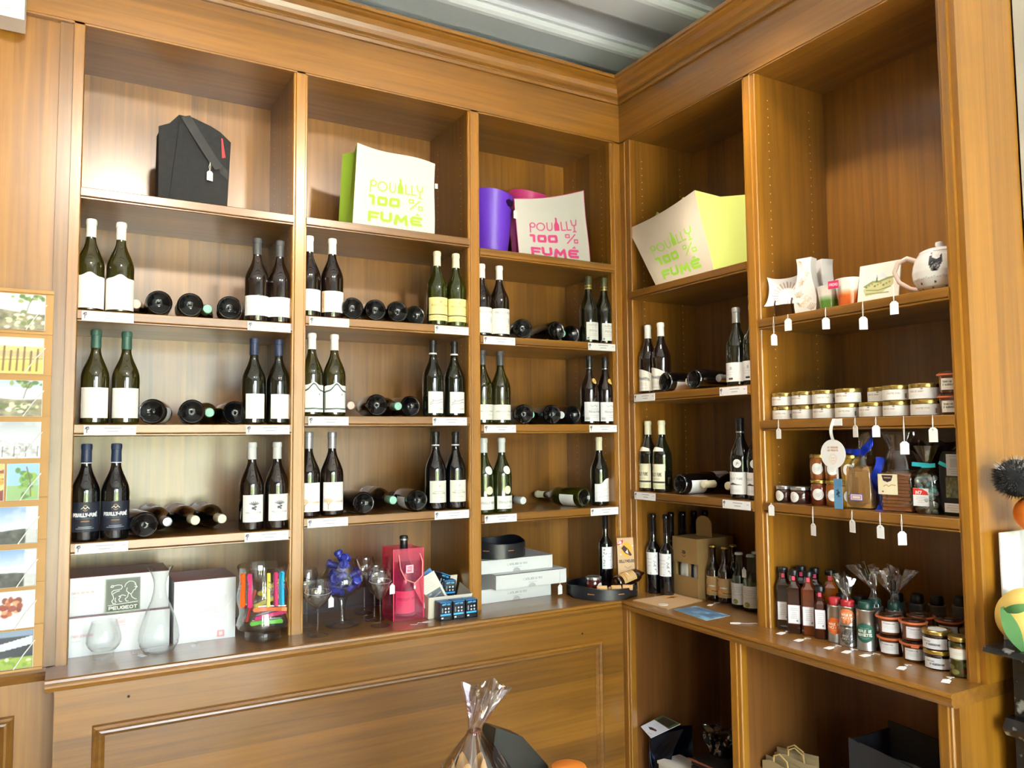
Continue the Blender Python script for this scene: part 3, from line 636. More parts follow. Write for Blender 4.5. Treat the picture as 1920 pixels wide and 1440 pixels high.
# lying bottles: (shelf, across, tip: b base outward / n neck outward, yaw degrees, glass, capsule, label colour or None, depth)
LY = [(21, -1.962, 'n', 0, BROWN, 'blush', 0), (21, -1.898, 'b', 2, BLACKG, 'white', 0), (21, -1.802, 'b', 3, BLACKG, 'dgrey', 1), (21, -1.739, 'n', 0, DARKG, 'teal', 0), (21, -1.677, 'b', 8, BLACKG, 'dgrey', 1),
 (31, -1.912, 'b', 14, BLACKG, 'green', 1), (31, -1.790, 'b', 4, BLACKG, 'green', 1), (31, -1.727, 'n', 4, DARKG, 'teal', 0), (31, -1.642, 'b', -2, BLACKG, 'navy', 1),
 (41, -1.925, 'b', -8, BLACKG, 'navy', 0), (41, -1.852, 'n', -6, BLACKG, 'silver', 1), (41, -1.766, 'n', -6, BLACKG, 'cream', 1), (41, -1.680, 'n', -6, BLACKG, 'cream', 1),
 (22, -1.243, 'b', 8, BLACKG, 'white', 0), (22, -1.154, 'b', 8, BLACKG, 'white', 0), (22, -1.066, 'b', 6, BLACKG, 'white', 0), (22, -.964, 'b', -3, DARKG, 'cream', 2),
 (32, -1.228, 'n', -4, DARKG, 'blush', 0), (32, -1.147, 'b', 6, BLACKG, 'white', 0), (32, -1.040, 'n', 2, BLACKG, 'teal', 0), (32, -.986, 'b', 0, BLACKG, 'black', 1),
 (42, -1.196, 'b', -4, BLACKG, 'silver', 1), (42, -1.060, 'n', 0, BLACKG, 'teal', 1), (42, -.985, 'b', 2, BLACKG, 'black', 1),
 (23, -.512, 'b', 16, BLACKG, 'white', 0), (23, -.345, 'b', 2, BLACKG, 'white', 1), (23, -.275, 'n', 4, DARKG, 'teal', 0), (23, -.222, 'b', 2, BLACKG, 'olivecap', 1),
 (33, -.510, 'b', 12, BLACKG, 'dgrey', 1), (33, -.440, 'n', 8, BLACKG, 'teal', 0), (33, -.372, 'b', 10, BLACKG, 'dgrey', 0), (33, -.286, 'n', 6, BLACKG, 'pale', 0), (33, -.222, 'b', 3, BLACKG, 'black', 0),
 (43, -.495, 'n', -2, DARKG, 'pale', 1), (43, -.190, 'b', -12, GREEN, 'cream', 1)]
LYB = [(21, -.262, 'b', 0, BLACKG, 'white', 1), (21, -.335, 'n', 0, BLACKG, 'cream', 0), (21, -.432, 'b', -4, BLACKG, 'silver', 1), (21, -.510, 'n', -4, BLACKG, 'silver', 0),
 (31, -.258, 'n', 0, DARKG, 'cream', 1), (31, -.336, 'b', 0, BLACKG, 'cream', 1), (31, -.410, 'n', 0, BLACKG, 'cream', 1), (31, -.540, 'n', 0, BLACKG, 'cream', 0)]
ORD = ['first', 'second', 'third', 'fourth', 'fifth', 'sixth']
BAYN = {('A', 1): 'left bay', ('A', 2): 'middle bay', ('A', 3): 'corner bay', ('B', 1): 'right-wall bay'}
ROWN = {2: 'upper', 3: 'middle', 4: 'lower'}
ROWB = {2: 'upper', 3: 'lower'}
cnt = {}
for ax, rows in (('A', LY), ('B', LYB)):
    for k, q, tip, yaw, g, c, lab in rows:
        cnt[(ax, k)] = cnt.get((ax, k), 0)+1
        rown = (ROWN if ax == 'A' else ROWB)[k//10]
        label = 'lying wine bottle, %s outward, %s from left on the %s shelf of the %s' % ('base' if tip == 'b' else 'neck', ORD[cnt[(ax, k)]-1], rown, BAYN[(ax, k % 10)])
        z = (SA if ax == 'A' else SB)[k]+R0+.0006
        y0 = .012 if tip == 'b' else .070
        if (k, q) in ((31, -1.642), (22, -.964), (32, -.986), (23, -.222), (33, -.222)): y0 = .078
        if k == 43: y0 = .05 if tip == 'n' else .045
        # local +z of the bottle runs into the shelf for base outward
        a = math.radians(yaw)
        if tip == 'b': M = T(0, 0, 0) @ Matrix.Rotation(-a, 4, 'Z') @ Matrix.Rotation(-PI/2, 4, 'X')
        else: M = Matrix.Rotation(-a, 4, 'Z') @ Matrix.Translation((0, HB, 0)) @ Matrix.Rotation(PI/2, 4, 'X')
        if ax == 'A': Wm = Matrix.Translation((q, y0, z)) @ M
        else: Wm = Matrix.Translation((y0, q, z)) @ Matrix.Rotation(-PI/2, 4, 'Z') @ M
        o = thing('wine_bottle', label, 'bottle', group='wine bottles lying on the shelves'); o.matrix_world = Wm @ Matrix.Rotation(random.choice((2.3, -2.4, 2.7)) if tip == 'b' else random.uniform(-.9, .9)+PI, 4, 'Z')
        part('glass_body', body_mesh(g), None, o); part('capsule', cap_mesh(c), None, o)
        part('punt', cached('punt', lambda: MB().lathe([(0, .013), (.004, .0142), (.007, .015), (.014, .0135), (.024, .009), (R0-.0095, .004)], 32).mesh('punt', mat('dark_punt', '0a0b0c', .12, Specular_IOR_Level=.35))), None, o)
        if lab: part('label', label_mesh('lying%d' % lab, LB['yellow'] if lab == 2 else LB['plain'], .03, .115, 1.1), None, o)

# ------------------------------------------------------------------ helpers for small goods
TAGW = mat('white_card', 'f3f3f1', .6); STRING = mat('white_string', 'eeece6', .8)
def tag_card_mb(s=1.0):
    w, h = .0125*s, .040*s; c = .007*s
    return MB().prism([(-w, -h), (w, -h), (w, -c), (w-c, 0), (-w+c, 0), (-w, -c)], -.0004, .0004, 'y')
def hang_tag(label, top, drop, rz=0., s=1., swing=(0, 0), kind='price tag'):
    # a card on a string that runs from `top` (where it is tied) down `drop` metres
    o = thing('price_tag', label, kind, top, 0, 'price tags on strings')
    e = Vector((swing[0], swing[1], -drop))
    part('string', MB().tube([(0, 0, 0), tuple(e*.5+Vector((.002, 0, 0))), tuple(e)], .0007, 5).tube([(0.001, 0, 0), tuple(e*.5+Vector((-.003, 0, 0))), tuple(e+Vector((0, .0005, -.004)))], .0007, 5), STRING, o)
    c = part('card', tag_card_mb(s), TAGW, o); c.location = e; c.rotation_euler = (0, 0, rz)
    p = part('eyelet', MB().lathe([(.001, -.0002), (.002, -.0002), (.002, .0010)], 8, M=T(0, 0, -.006*s, rx=PI/2)), mat('grey_eyelet', '8b8b88', .5), c); p.location = (0, -.0004, 0)
    return o
def flat_tag(label, loc, rz, s=1., curl=.03):
    o = thing('price_tag', label, 'price tag', loc, rz, 'price tags on strings')
    c = part('card', tag_card_mb(s), TAGW, o); c.location = (0, 0, .0012); c.rotation_euler = (-PI/2+.04, 0, 0)
    part('string', MB().tube([(0, 0, .0012), (.008, curl*.5, .003), (-.006, curl, .002), (.012, curl*1.5, .0012)], .0007, 5), STRING, o)
    return o
def box_mb(w, d, h, mi=0, b=.0015):    # box standing on z=0, front at y=0
    return MB().box((-w/2, 0, 0), (w/2, d, h), mi)
# ------------------------------------------------------------------ bags on the top shelves
def pouilly(ink, base='e9dfce', w=150, h=150):
    i = Img(w, h, base, 1.06)
    L = lambda *p: [(a, b) for a, b in p]
    cir = lambda x, y, r: [(x+r/1.06*math.cos(t*PI/8), y+r*math.sin(t*PI/8)) for t in range(17)]
    y0, hh = .475, .135; wd = .017
    i.stroke([(.19, y0-.035), (.19, y0+.10)], wd, ink); i.stroke(cir(.222, y0+.085, .036), wd, ink)
    i.stroke(cir(.335, y0+.062, .058), wd, ink)
    i.stroke([(.425, y0+hh-.01), (.425, y0+.05)]+[(.46+.035*math.cos(t), y0+.045+.042*math.sin(t)) for t in (PI, 1.25*PI, 1.5*PI, 1.75*PI, 2*PI)]+[(.495, y0+hh-.01)], wd, ink)
    i.poly([(.528, y0-.005), (.528, y0+.085), (.535, y0+.11), (.548, y0+.14), (.550, y0+.20), (.570, y0+.20), (.572, y0+.14), (.585, y0+.11), (.592, y0+.085), (.592, y0-.005)], ink)
    i.stroke([(.625, y0+hh-.01), (.625, y0+.004), (.675, y0+.004)], wd, ink); i.stroke([(.70, y0+hh-.01), (.70, y0+.004), (.75, y0+.004)], wd, ink)
    i.stroke([(.765, y0+hh+.005), (.775, y0+.075), (.805, y0+.06), (.835, y0+.075), (.845, y0+hh+.005)], wd, ink); i.stroke([(.805, y0+.06), (.805, y0-.02)], wd, ink); i.stroke([(.785, y0-.022), (.825, y0-.022)], wd, ink)
    # 100 %
    y1, h1, b = .285, .125, .040
    i.stroke([(.19, y1+h1-.02), (.235, y1+h1-.02), (.235, y1+.015)], b, ink)
    for x in (.285, .43): i.stroke([(x+.02, y1+.02), (x+.10, y1+.02), (x+.105, y1+.035), (x+.105, y1+h1-.035), (x+.10, y1+h1-.02), (x+.02, y1+h1-.02), (x+.015, y1+h1-.035), (x+.015, y1+.035), (x+.02, y1+.02)], b*.95, ink)
    i.stroke([(.68, y1), (.80, y1+h1)], .018, ink); 
    for x, y in ((.665, y1+.085), (.785, y1+.01)): i.stroke([(x, y), (x+.05, y), (x+.05, y+.042), (x, y+.042), (x, y)], .016, ink)
    # FUMÉ
    y2, h2, b = .075, .125, .040
    i.stroke([(.195, y2), (.195, y2+h2-.02), (.30, y2+h2-.02)], b, ink); i.stroke([(.195, y2+.05), (.285, y2+.05)], b*.85, ink)
    i.stroke([(.345, y2+h2-.005), (.345, y2+.04), (.365, y2+.02), (.43, y2+.02), (.45, y2+.04), (.45, y2+h2-.005)], b, ink)
    i.stroke([(.505, y2), (.52, y2+h2-.02), (.57, y2+.035), (.625, y2+h2-.02), (.64, y2)], b, ink)
    i.stroke([(.82, y2+h2-.02), (.715, y2+h2-.02), (.70, y2+h2-.04), (.70, y2+.04), (.715, y2+.02), (.82, y2+.02)], b*.95, ink); i.stroke([(.70, y2+h2/2), (.80, y2+h2/2)], b*.7, ink)
    i.poly([(.735, y2+h2+.012), (.80, y2+h2+.012), (.775, y2+h2+.05)], ink)
    return i
GRN = '9bd23f'; PNK = 'c23a72'
def tote(label, loc, corners, depth, img, gus, rz=0., wob=.006, topdip=None, backshift=(0, 0), hem=None):
    # corners BL, BR, TR, TL as (x, z); front sheet at y=0, back at y=depth
    o = thing('tote_bag', label, 'bag', loc, rz, 'cloth shopping bags')
    (x0, z0), (x1, z1), (x2, z2), (x3, z3) = corners; bx, bz = backshift
    def P(u, v, y):
        x = (x0*(1-u)+x1*u)*(1-v)+(x3*(1-u)+x2*u)*v; z = (z0*(1-u)+z1*u)*(1-v)+(z3*(1-u)+z2*u)*v
        if topdip: z += topdip(u)*v
        return x, z
    def front(u, v):
        x, z = P(u, v, 0); e = min(u, 1-u, v, 1-v)*4; e = min(e, 1)
        return (x+.003*math.sin(5*v+1)*(u > .5), wob*e*(math.sin(4.1*u+3*v)+.5*math.sin(9*u-5*v)), z)
    def back(u, v):
        x, z = P(u, v, depth); return (x+bx, depth+wob*.6*math.sin(5*u+2*v), z+bz*v)
    part('printed_front', MB().sheet(img, front), CLOTH, o)
    g = mat('bag_cloth_'+gus, gus, .9)
    part('back_panel', MB().grid(back, 12, 12, flip=True), g, o)
    for u, nm in ((0, 'gusset'), (1, 'gusset')):
        def side(s, v, u=u):
            a = front(u, v); b = back(u, v); q = (1-abs(2*s-1))*(-.035 if u == 1 else .018)*(.3+.7*v)
            return (a[0]+(b[0]-a[0])*s+q, a[1]+(b[1]-a[1])*s, a[2]+(b[2]-a[2])*s-.01*(1-abs(2*s-1))*v)
        part(nm, MB().grid(side, 9, 14, flip=(u == 0)), g, o)
    part('base', MB().grid(lambda s, t: tuple((1-t)*front(s, 0)[k]+t*back(s, 0)[k] for k in range(3)), 9, 5), g, o)
    if hem:
        part('hem', MB().tube([front(0, k/12) for k in range(13)]+[front(k/12, 1) for k in range(1, 13)], .0016, 6).tube([front(1, k/12) for k in range(13)], .0016, 6), mat('hem_'+hem, hem, .8), o)
    return o
IG = pouilly(GRN); IP = pouilly(PNK, 'cfccc6')
cx = -1.075; z = SA[12]
tb = tote('cream tote bag printed POUILLY 100 % FUMÉ in green, upright in the middle bay', (cx-.006, .010, z), [(-.165, .001), (.165, .001), (.172, .283), (-.148, .312)], .10, IG, '9fc23a', 0, .005, lambda u: -.006*math.sin(6*u), (-.024, -.015), None)
part('side_label', MB().box((.170, -.001, .185), (.182, 0, .205)), TAGW, tb)
tbp = tote('grey-white tote bag printed POUILLY 100 % FUMÉ in pink beside the purple bucket', (-.315, .062, SA[13]), [(-.182, -.0), (.186, -.0), (.158, .338), (-.205, .248)], .07, IP, 'c85a86', .0, .005, lambda u: -.012*math.sin(PI*u), (.01, -.02), 'c85a86')
# right-wall tote, tipped over
o = tote('tilted cream tote bag printed POUILLY 100 % FUMÉ in green on the right wall', (.012, -.372, SB[11]), [(-.155, .002), (.185, .002), (.095, .345), (-.335, .290)], .14, pouilly(GRN, 'd9cdba'), 'b8c46a', -PI/2, .006, lambda u: -.012*math.sin(PI*u), (.205, -.05), None)
part('handle_loop', MB().tube([(-.16, .012, .30), (-.15, .014, .318), (-.135, .012, .306)], .004, 8).tube([(.0, .012, .322), (.012, .014, .338), (.03, .012, .330)], .004, 8), MAT['bag_cloth_b8c46a'], o)
# black bag
o = thing('tote_bag', 'black cloth gift bag with slanting strap on the left top shelf', 'bag', (-1.768, .075, SA[11]), .05)
BK = mat('black_nonwoven', '1d1d1f', .85)
prof = [(-.135, .0), (.088, .0), (.098, .255), (.062, .285), (.03, .30), (-.03, .318), (-.075, .318), (-.105, .282), (-.138, .265)]
part('bag_front', MB().prism(prof, 0, .004, 'y'), BK, o)
part('bag_back', MB().prism([(x+.01, z) for x, z in prof], .09, .094, 'y'), BK, o)
for x in (-.134, .086): part('gusset', MB().prism([(x, .0), (x+.004, .0), (x+.006, .26), (x+.002, .26)], .004, .09, 'y'), BK, o)
part('base', MB().box((-.134, .004, 0), (.088, .09, .003)), BK, o)
part('side_fold', MB().prism([(-.105, .0), (-.103, .0), (-.070, .31), (-.072, .31)], -.0025, .001, 'y'), mat('black_fold', '0f0f10', .9), o)
def strap(t): return [(-.055+.015*math.sin(PI*t)+.115*t, -.004-.006*math.sin(PI*t), .316-.165*t-.03*math.sin(PI*t)) for t in [t]][0]
part('strap', MB().grid(lambda u, v: tuple(Vector(strap(v))+Vector((.030*(u-.5), -.002, .012*(u-.5)))), 3, 12, flip=True).grid(lambda u, v: tuple(Vector((.06+.028*math.sin(PI*v*.9), -.006-.003*v, .151-.02*math.sin(PI*v)+.09*v*0))+Vector((.026*(u-.5)*0+.03*v*0, 0, .028*(u-.5)))), 3, 8, flip=True), mat('black_webbing', '29292b', .7), o)
part('red_ribbon', MB().prism([(.064, .262), (.069, .262), (.080, .195), (.068, .192)], -.004, -.002, 'y'), mat('red_ribbon', 'b3121c', .5), o)
hang_tag('white price tag tied to the black bag strap', (-1.741, .063, SA[11]+.165), .03, .3, .85)
# buckets
def bucket(label, loc, col, r0, r1, h, ang):
    o = thing('ice_bucket', label, 'bucket', loc, ang)
    mb = MB(); nu, nv = 120, 56; vs = []; fs = []
    for layer, off in ((0, 0), (1, -.0035)):
        for j in range(nv):
            t = j/(nv-1); r = r0+(r1-r0)*(t**.8)+off
            for k in range(nu):
                a = 2*PI*k/nu; vs.append((r*math.cos(a), r*math.sin(a), h*t*(1+.03*math.cos(2*a))+(.004 if layer and j == 0 else 0)))
    def hole(a, t):
        for c in (-PI/2, PI/2):
            d = (a-c+PI) % (2*PI)-PI
            if (d/.47)**2+((t-.86)/.075)**2 < 1: return True
        return False
    for layer in (0, 1):
        for j in range(nv-1):
            for k in range(nu):
                if hole(2*PI*(k+.5)/nu, (j+.5)/(nv-1)): continue
                k2 = (k+1) % nu; b = layer*nu*nv; q = (b+j*nu+k, b+j*nu+k2, b+(j+1)*nu+k2, b+(j+1)*nu+k); fs.append(q if layer == 0 else q[::-1])
    for k in range(nu):
        k2 = (k+1) % nu; a = (nv-1)*nu; fs.append((a+k, a+k2, a+nu*nv+k2, a+nu*nv+k))
    mb._add(vs, fs, 0, True); m = mat('bucket_'+col, col, .38)
    part('bucket_wall', mb, m, o); part('bucket_base', MB().lathe([(0, 0), (r0, 0), (r0, .004), (0, .004)], 48), m, o)
    return o
bucket('purple plastic ice bucket with oval handle hole on the corner bay top shelf', (-.588, .150, SA[13]), '5a2fb0', .068, .100, .272, .75)
bucket('pink plastic ice bucket half hidden behind the pink-printed bag', (-.345, .250, SA[13]), 'c23a78', .066, .092, .338, .2)
hang_tag('white price tag tied to the purple bucket handle', (-.520, .052, SA[13]+.240), .045, .3, .9)

# ------------------------------------------------------------------ worktop, left bay
REDT = mat('dark_red_card', '7a2430', .35); WHB = mat('white_glossy_card', 'e6e8ec', .25)
def gift_box(label, x0, x1, y0, dep, z0, h, img, rz=0.):
    w = x1-x0; o = thing('gift_box', label, 'box', ((x0+x1)/2, y0, z0), rz, 'white gift boxes with red tops')
    part('carton', MB().box((-w/2, 0, 0), (w/2, dep, h-.0015)), WHB, o)
    part('lid_panel', MB().box((-w/2, .0, h-.0015), (w/2, dep, h)), REDT, o)
    part('printed_front', MB().sheet(img, lambda u, v: (-w/2+w*u, -.0005, .001+(h-.002)*v)), GLOSSY, o)
    return o
i = Img(90, 40, 'e4e6ea', 2.5); i.text('PARIS BOURGOGNE', .02, .58, .22, .05, .012, 'c89aa0', op=.8); i.lines(.02, .12, [.48], .012, 'b0b0b4', .6)
i2 = Img(110, 44, 'ebedf0', 2.5); i2.text('PARIS BOURGOGNE', .03, .50, .20, .05, .012, 'cf9aa4', op=.8); i2.lines(.02, .12, [.40], .012, 'b0b0b4', .6); i2.stroke([(.46, .86), (.50, .92), (.54, .86)], .03, 'e0b4bc', .7); i2.rect(.455, .74, .545, .84, 'e6bcc4', .7); i2.lines(.44, .56, [.70], .02, 'd8a8b0', .7)
i3 = Img(80, 80, 'eceef0', .95); i3.rect(.18, .30, .85, .72, 'dcdee1', .8); i3.lines(.2, .8, [.68, .64, .60, .52, .48, .44, .36], .008, 'bfc2c6', .8); i3.rect(.70, .03, .82, .14, 'd4868a', .9); i3.rect(.73, .055, .79, .115, 'e8d8d8', .9); i3.stroke([(.55, .0), (.95, .66)], .012, 'ffffff', .8)
gift_box('long white gift box lying under the grey lion sign', -2.128, -1.838, .084, .21, ZK, .120, i2)
gift_box('white gift box stacked on the lower box behind the lion sign', -2.128, -1.840, .112, .19, ZK+.1202, .120, i)
gift_box('square white gift box with dark red top beside the carafe', -1.826, -1.630, .084, .22, ZK, .204, i3, .0)
i = Img(120, 126, '4c4d50', .97)
lion = [[(.10, .78), (.14, .84), (.20, .82), (.17, .77), (.10, .78)], [(.20, .82), (.34, .84), (.44, .82), (.47, .76), (.44, .70), (.34, .68), (.20, .67), (.14, .63), (.14, .56), (.18, .50)], [(.18, .56), (.28, .62), (.38, .64)], [(.54, .76), (.58, .86), (.68, .93), (.80, .92), (.88, .86), (.90, .78), (.94, .72), (.90, .70), (.88, .64), (.82, .62), (.80, .56), (.74, .50)], [(.62, .72), (.60, .62), (.66, .56), (.74, .50)],
 [(.18, .50), (.20, .40), (.14, .32), (.18, .24), (.26, .24)], [(.26, .42), (.24, .34), (.28, .28)], [(.36, .46), (.42, .44), (.36, .36), (.40, .28), (.46, .28)], [(.36, .46), (.48, .50), (.58, .46)], [(.66, .54), (.64, .42), (.56, .36), (.60, .28), (.66, .28)], [(.74, .50), (.78, .40), (.86, .34), (.92, .32)], [(.86, .82), (.90, .80)], [(.86, .74), (.92, .72)]]
for s in lion: i.stroke(s, .022, 'e9eaec')
i.rect(0, 0, 1, .185, '0c0c0e'); i.stroke([(.03, .185), (.96, .245)], .02, 'eceded'); i.text('PEUGEOT', .06, .045, .88, .09, .026, 'eceded')
o = thing('lion_sign', 'small grey PEUGEOT sign with a white outlined lion standing on a gift box', 'sign', (-1.977, .092, ZK+.1206), .0, rot=(-.1, 0, 0))
part('plate', MB().box((-.050, 0, .006), (.050, .004, .108)), mat('grey_plate', '55565a', .4), o)
part('lion_print', MB().sheet(i, lambda u, v: (-.046+.092*u, -.0006, .008+.096*v)), PAPER, o)
part('acrylic_holder', MB().box((-.054, -.004, 0), (.054, -.0025, .114)).box((-.054, .005, 0), (.054, .0065, .114)).box((-.054, -.004, 0), (.054, .0065, .003)), ACRYL, o)
def glassware(name, label, cat, loc, outer, wall=.0012, seg=40, m=None, group=None, base=None, names=('bowl', 'foot')):
    # outer: profile from the foot up; wall gives an inner skin
    o = thing(name, label, cat, loc, random.uniform(0, 3), group)
    for nm, prof, solid in outer:
        if solid: pr = prof
        else:
            inner = [(max(r-wall, 0.0), z+(wall if k == 0 else 0)) for k, (r, z) in enumerate(prof)][::-1]; pr = prof+inner
        part(nm, MB().lathe(pr, seg), m or GLASS, o)
    return o
glassware('tumbler', 'stemless clear glass tumbler on the left of the worktop', 'glass', (-2.033, .022, ZK+.0005),
  [('foot', [(0, 0), (.026, 0), (.030, .004), (.029, .012), (.030, .020), (0, .022)], True), ('bowl', [(0, .022), (.034, .026), (.046, .040), (.0505, .052), (.049, .068), (.043, .092), (.036, .114)], False)])
glassware('carafe', 'clear glass decanter with narrow neck and flared lip', 'decanter', (-1.876, .020, ZK+.0005),
  [('bowl', [(0, 0), (.036, 0), (.048, .006), (.058, .024), (.0615, .042), (.058, .072), (.048, .108), (.036, .138), (.026, .162), (.0195, .190), (.0185, .210), (.021, .228), (.028, .248), (.038, .266), (.0395, .268)], False), ('thick_base', [(0, .001), (.034, .001), (.040, .008), (0, .012)], True)])
flat_tag('white price card lying in front of the decanter', (-1.935, .005, ZK), .5, .8)
flat_tag('white price card lying in front of the square gift box', (-1.765, .045, ZK), -.3, .8)
# wavy vase of corkscrews
VZ = (-1.553, .008, ZK+.0005)
vp = [(0, .030), (.050, .032), (.082, .040), (.0875, .052), (.084, .068), (.078, .085), (.079, .105), (.086, .130), (.087, .150), (.081, .180), (.078, .200), (.082, .225), (.0875, .245)]
vase = thing('glass_vase', 'clear wavy glass vase full of coloured corkscrews', 'vase', VZ)
inner = [(max(r-.002, 0), z+.003) for r, z in vp][::-1]
part('vase_wall', MB().lathe(vp+inner, 48), STEMG, vase)
part('foot', MB().lathe([(0, 0), (.056, 0), (.060, .004), (.060, .026), (.056, .032), (.054, .026), (.054, .006), (0, .005)], 48), GLASS, vase)
CS = {'pink': 'e23a7c', 'orange': 'f06a1e', 'yellow': 'e6cf2e', 'blue': '38b4dc', 'magenta': 'cf2f6a', 'green': '6fd04c', 'red': 'd8433a'}
def corkscrew(label, loc, rot, c):
    o = thing('corkscrew', label, 'corkscrew', loc, rot=rot, group='coloured waiter corkscrews')
    pts = [(-.055, .0), (-.052, .007), (-.02, .0085), (.02, .007), (.05, .0085), (.056, .003), (.055, -.006), (.02, -.005), (-.02, -.004), (-.05, -.007)]
    part('handle', MB().prism(pts, -.005, .005, 'y'), mat('plastic_'+c, CS[c], .3), o)
    part('lever', MB().prism([(-.048, .0085), (-.005, .0105), (.05, .010), (.054, .0125), (-.01, .0145), (-.05, .0115)], -.003, .003, 'y'), SILV, o)
    part('worm', MB().tube([(-.03+.0045*k*.55, .0028*math.cos(k*1.5), -.0095+.0028*math.sin(k*1.5)) for k in range(14)], .0008, 5), SILV, o)
    return o
rim = .0875
hung = [('orange', -2.55, 'orange corkscrew hanging on the left of the vase rim'), ('pink', -2.25, 'pink corkscrew hanging on the left of the vase rim'), ('yellow', -1.62, 'yellow corkscrew hanging on the front of the vase'), ('magenta', -1.36, 'deep pink corkscrew hanging on the front of the vase'), ('blue', -1.12, 'sky blue corkscrew hanging on the front of the vase')]
for c, a, lab in hung:
    x, y = VZ[0]+(rim+.008)*math.cos(a), VZ[1]+(rim+.008)*math.sin(a)
    corkscrew(lab, (x, y, VZ[2]+.178), (0, PI/2+random.uniform(-.06, .06), a+PI/2+PI/2), c)
ins = [('green', (0.0, -.045, .062), (0, .05, .1)), ('pink', (.012, -.048, .085), (0, -.08, .2)), ('orange', (.01, -.052, .105), (0, .06, -.1)), ('yellow', (.01, -.03, .130), (0, -.2, .4)), ('red', (-.045, -.01, .115), (0, -1.0, .9)), ('blue', (.02, .02, .07), (0, .1, 1.0)), ('magenta', (-.02, .035, .09), (0, .3, -.6)), ('red', (.035, .01, .145), (0, -.25, .8)), ('yellow', (.03, .03, .165), (0, -.35, .5))]
WH = ['lowest green', 'second lowest pink', 'bright orange', 'tilted yellow', 'steeply leaning red', 'low blue', 'rear deep pink', 'high red', 'highest yellow']
for (c, p, r), w in zip(ins, WH): corkscrew(w+' corkscrew inside the wavy vase', (VZ[0]+p[0], VZ[1]+p[1], VZ[2]+p[2]), r, c)

# ------------------------------------------------------------------ worktop, middle bay: glasses
def wine_glass(label, loc, h, rb, rf, s=1., zb=None, tall=False):
    zs = h*.46
    bowl = [(.0035, zs), (.012, zs+.004), (rb*.62, zs+.018), (rb*.93, zs+.036), (rb, zs+.050), (rb*.97, zs+.07), (rb*.86, h-.018), (rb*.76, h)] if not tall else [(.0035, zs), (.012, zs+.005), (rb*.55, zs+.022), (rb*.86, zs+.045), (rb, zs+.070), (rb*.96, zs+.09), (rb*.82, h-.01), (rb*.78, h)]
    return glassware('wine_glass', label, 'glass', loc, [('foot', [(0, 0), (rf, 0), (rf, .001), (rf*.5, .004), (.006, .008), (.0038, .014), (0, .014)], True), ('stem', [(0, .012), (.0038, .014), (.0032, zs*.5), (.0035, zs), (0, zs+.001)], True), ('bowl', bowl, False)], .0009, 36, STEMG, 'stemmed glasses')
wine_glass('stemmed glass with a price tag, nearest the worktop edge', (-1.382, -.050, ZK+.0005), .195, .045, .037)
wine_glass('stemmed glass half hidden behind the first post', (-1.377, .110, ZK+.0005), .205, .045, .037)
wine_glass('tall wine glass at the back right of the blue goblet', (-1.132, .190, ZK+.0005), .215, .044, .037, tall=True)
wine_glass('tall wine glass between its two neighbours beside the pink bag', (-1.137, .062, ZK+.0005), .205, .044, .036, tall=True)
wine_glass('tall wine glass with a price tag left of the pink bag', (-1.150, -.035, ZK+.0005), .200, .040, .035, tall=True)
hang_tag('white price tag tied round the front stemmed glass', (-1.350, -.098, ZK+.140), .006, .3, .85)
hang_tag('white price tag tied round the glass beside the pink bag', (-1.120, -.076, ZK+.155), .004, .2, .85)
for x, y, r, z in ((-1.382, -.050, .0445, .148), (-1.150, -.035, .0395, .160)):
    single('tie_string', MB().tube([((r+.001)*math.cos(t*PI/12), (r+.001)*math.sin(t*PI/12), .004*math.sin(t*PI/12)) for t in range(24)], (.0005), 5, closed=True), STRING, 'white string looped round the '+('front stemmed glass' if r > .042 else 'wine glass near the pink bag'), 'string', (x, y, ZK+z))
GB = (-1.262, .058, ZK+.0005)
glassware('goblet', 'giant clear goblet filled with blue bottle stoppers', 'goblet', GB,
 [('foot', [(0, 0), (.060, 0), (.0605, .0015), (.03, .004), (.017, .008), (.013, .016), (0, .016)], True), ('stem', [(0, .014), (.013, .016), (.010, .030), (.0105, .055), (.014, .080), (.020, .098), (0, .100)], True), ('bowl', [(0, .098), (.022, .100), (.052, .112), (.070, .130), (.078, .150), (.076, .168), (.068, .190), (.058, .210), (.052, .232)], False)], .0015, 48, STEMG)
SB_ = mat('deep_blue_rubber', '2b3596', .35)
spm = MB().lathe([(0, 0), (.011, 0), (.0125, .004), (.012, .026), (.0155, .028), (.0165, .034), (.015, .040), (.011, .042), (.010, .036), (0, .036)], 20).mesh('blue_stopper', SB_)
sp = [(.0, .0, .112), (.036, .01, .128), (-.036, .0, .128), (.01, -.042, .128), (-.02, -.040, .130), (.0, .04, .130), (.052, -.02, .148), (-.052, -.012, .150), (.03, -.045, .150), (-.025, -.03, .168), (.022, -.020, .172), (.0, .02, .175), (.04, .018, .165), (-.04, .022, .168), (-.014, -.028, .198), (.024, .0, .200), (-.01, .022, .208), (.012, -.03, .214), (.0, .0, .228), (.026, .006, .232)]
for k, p in enumerate(sp):
    o = bpy.data.objects.new('bottle_stopper', spm); COL.objects.link(o)
    o.location = (GB[0]+p[0], GB[1]+p[1], GB[2]+p[2]); o.rotation_euler = (random.uniform(-1.6, 1.6), random.uniform(-1.4, 1.4), random.uniform(0, 6))
    tag(o, 'deep blue rubber bottle stopper heaped in the giant goblet', 'stopper', 'blue stoppers in the goblet')
hang_tag('white price tag on the rim of the giant goblet', (-1.212, .045, ZK+.232), .05, .9, .8, (.018, 0))
# dark boxes at the back of the middle bay
single('dark_box', MB().box((-.33, 0, 0), (.22, .07, .125)).box((-.33, -.002, .0), (.22, 0, .012)), mat('maroon_card', '2a1418', .5), 'dark maroon box standing at the back behind the goblet', 'box', (-1.08, .300, ZK))
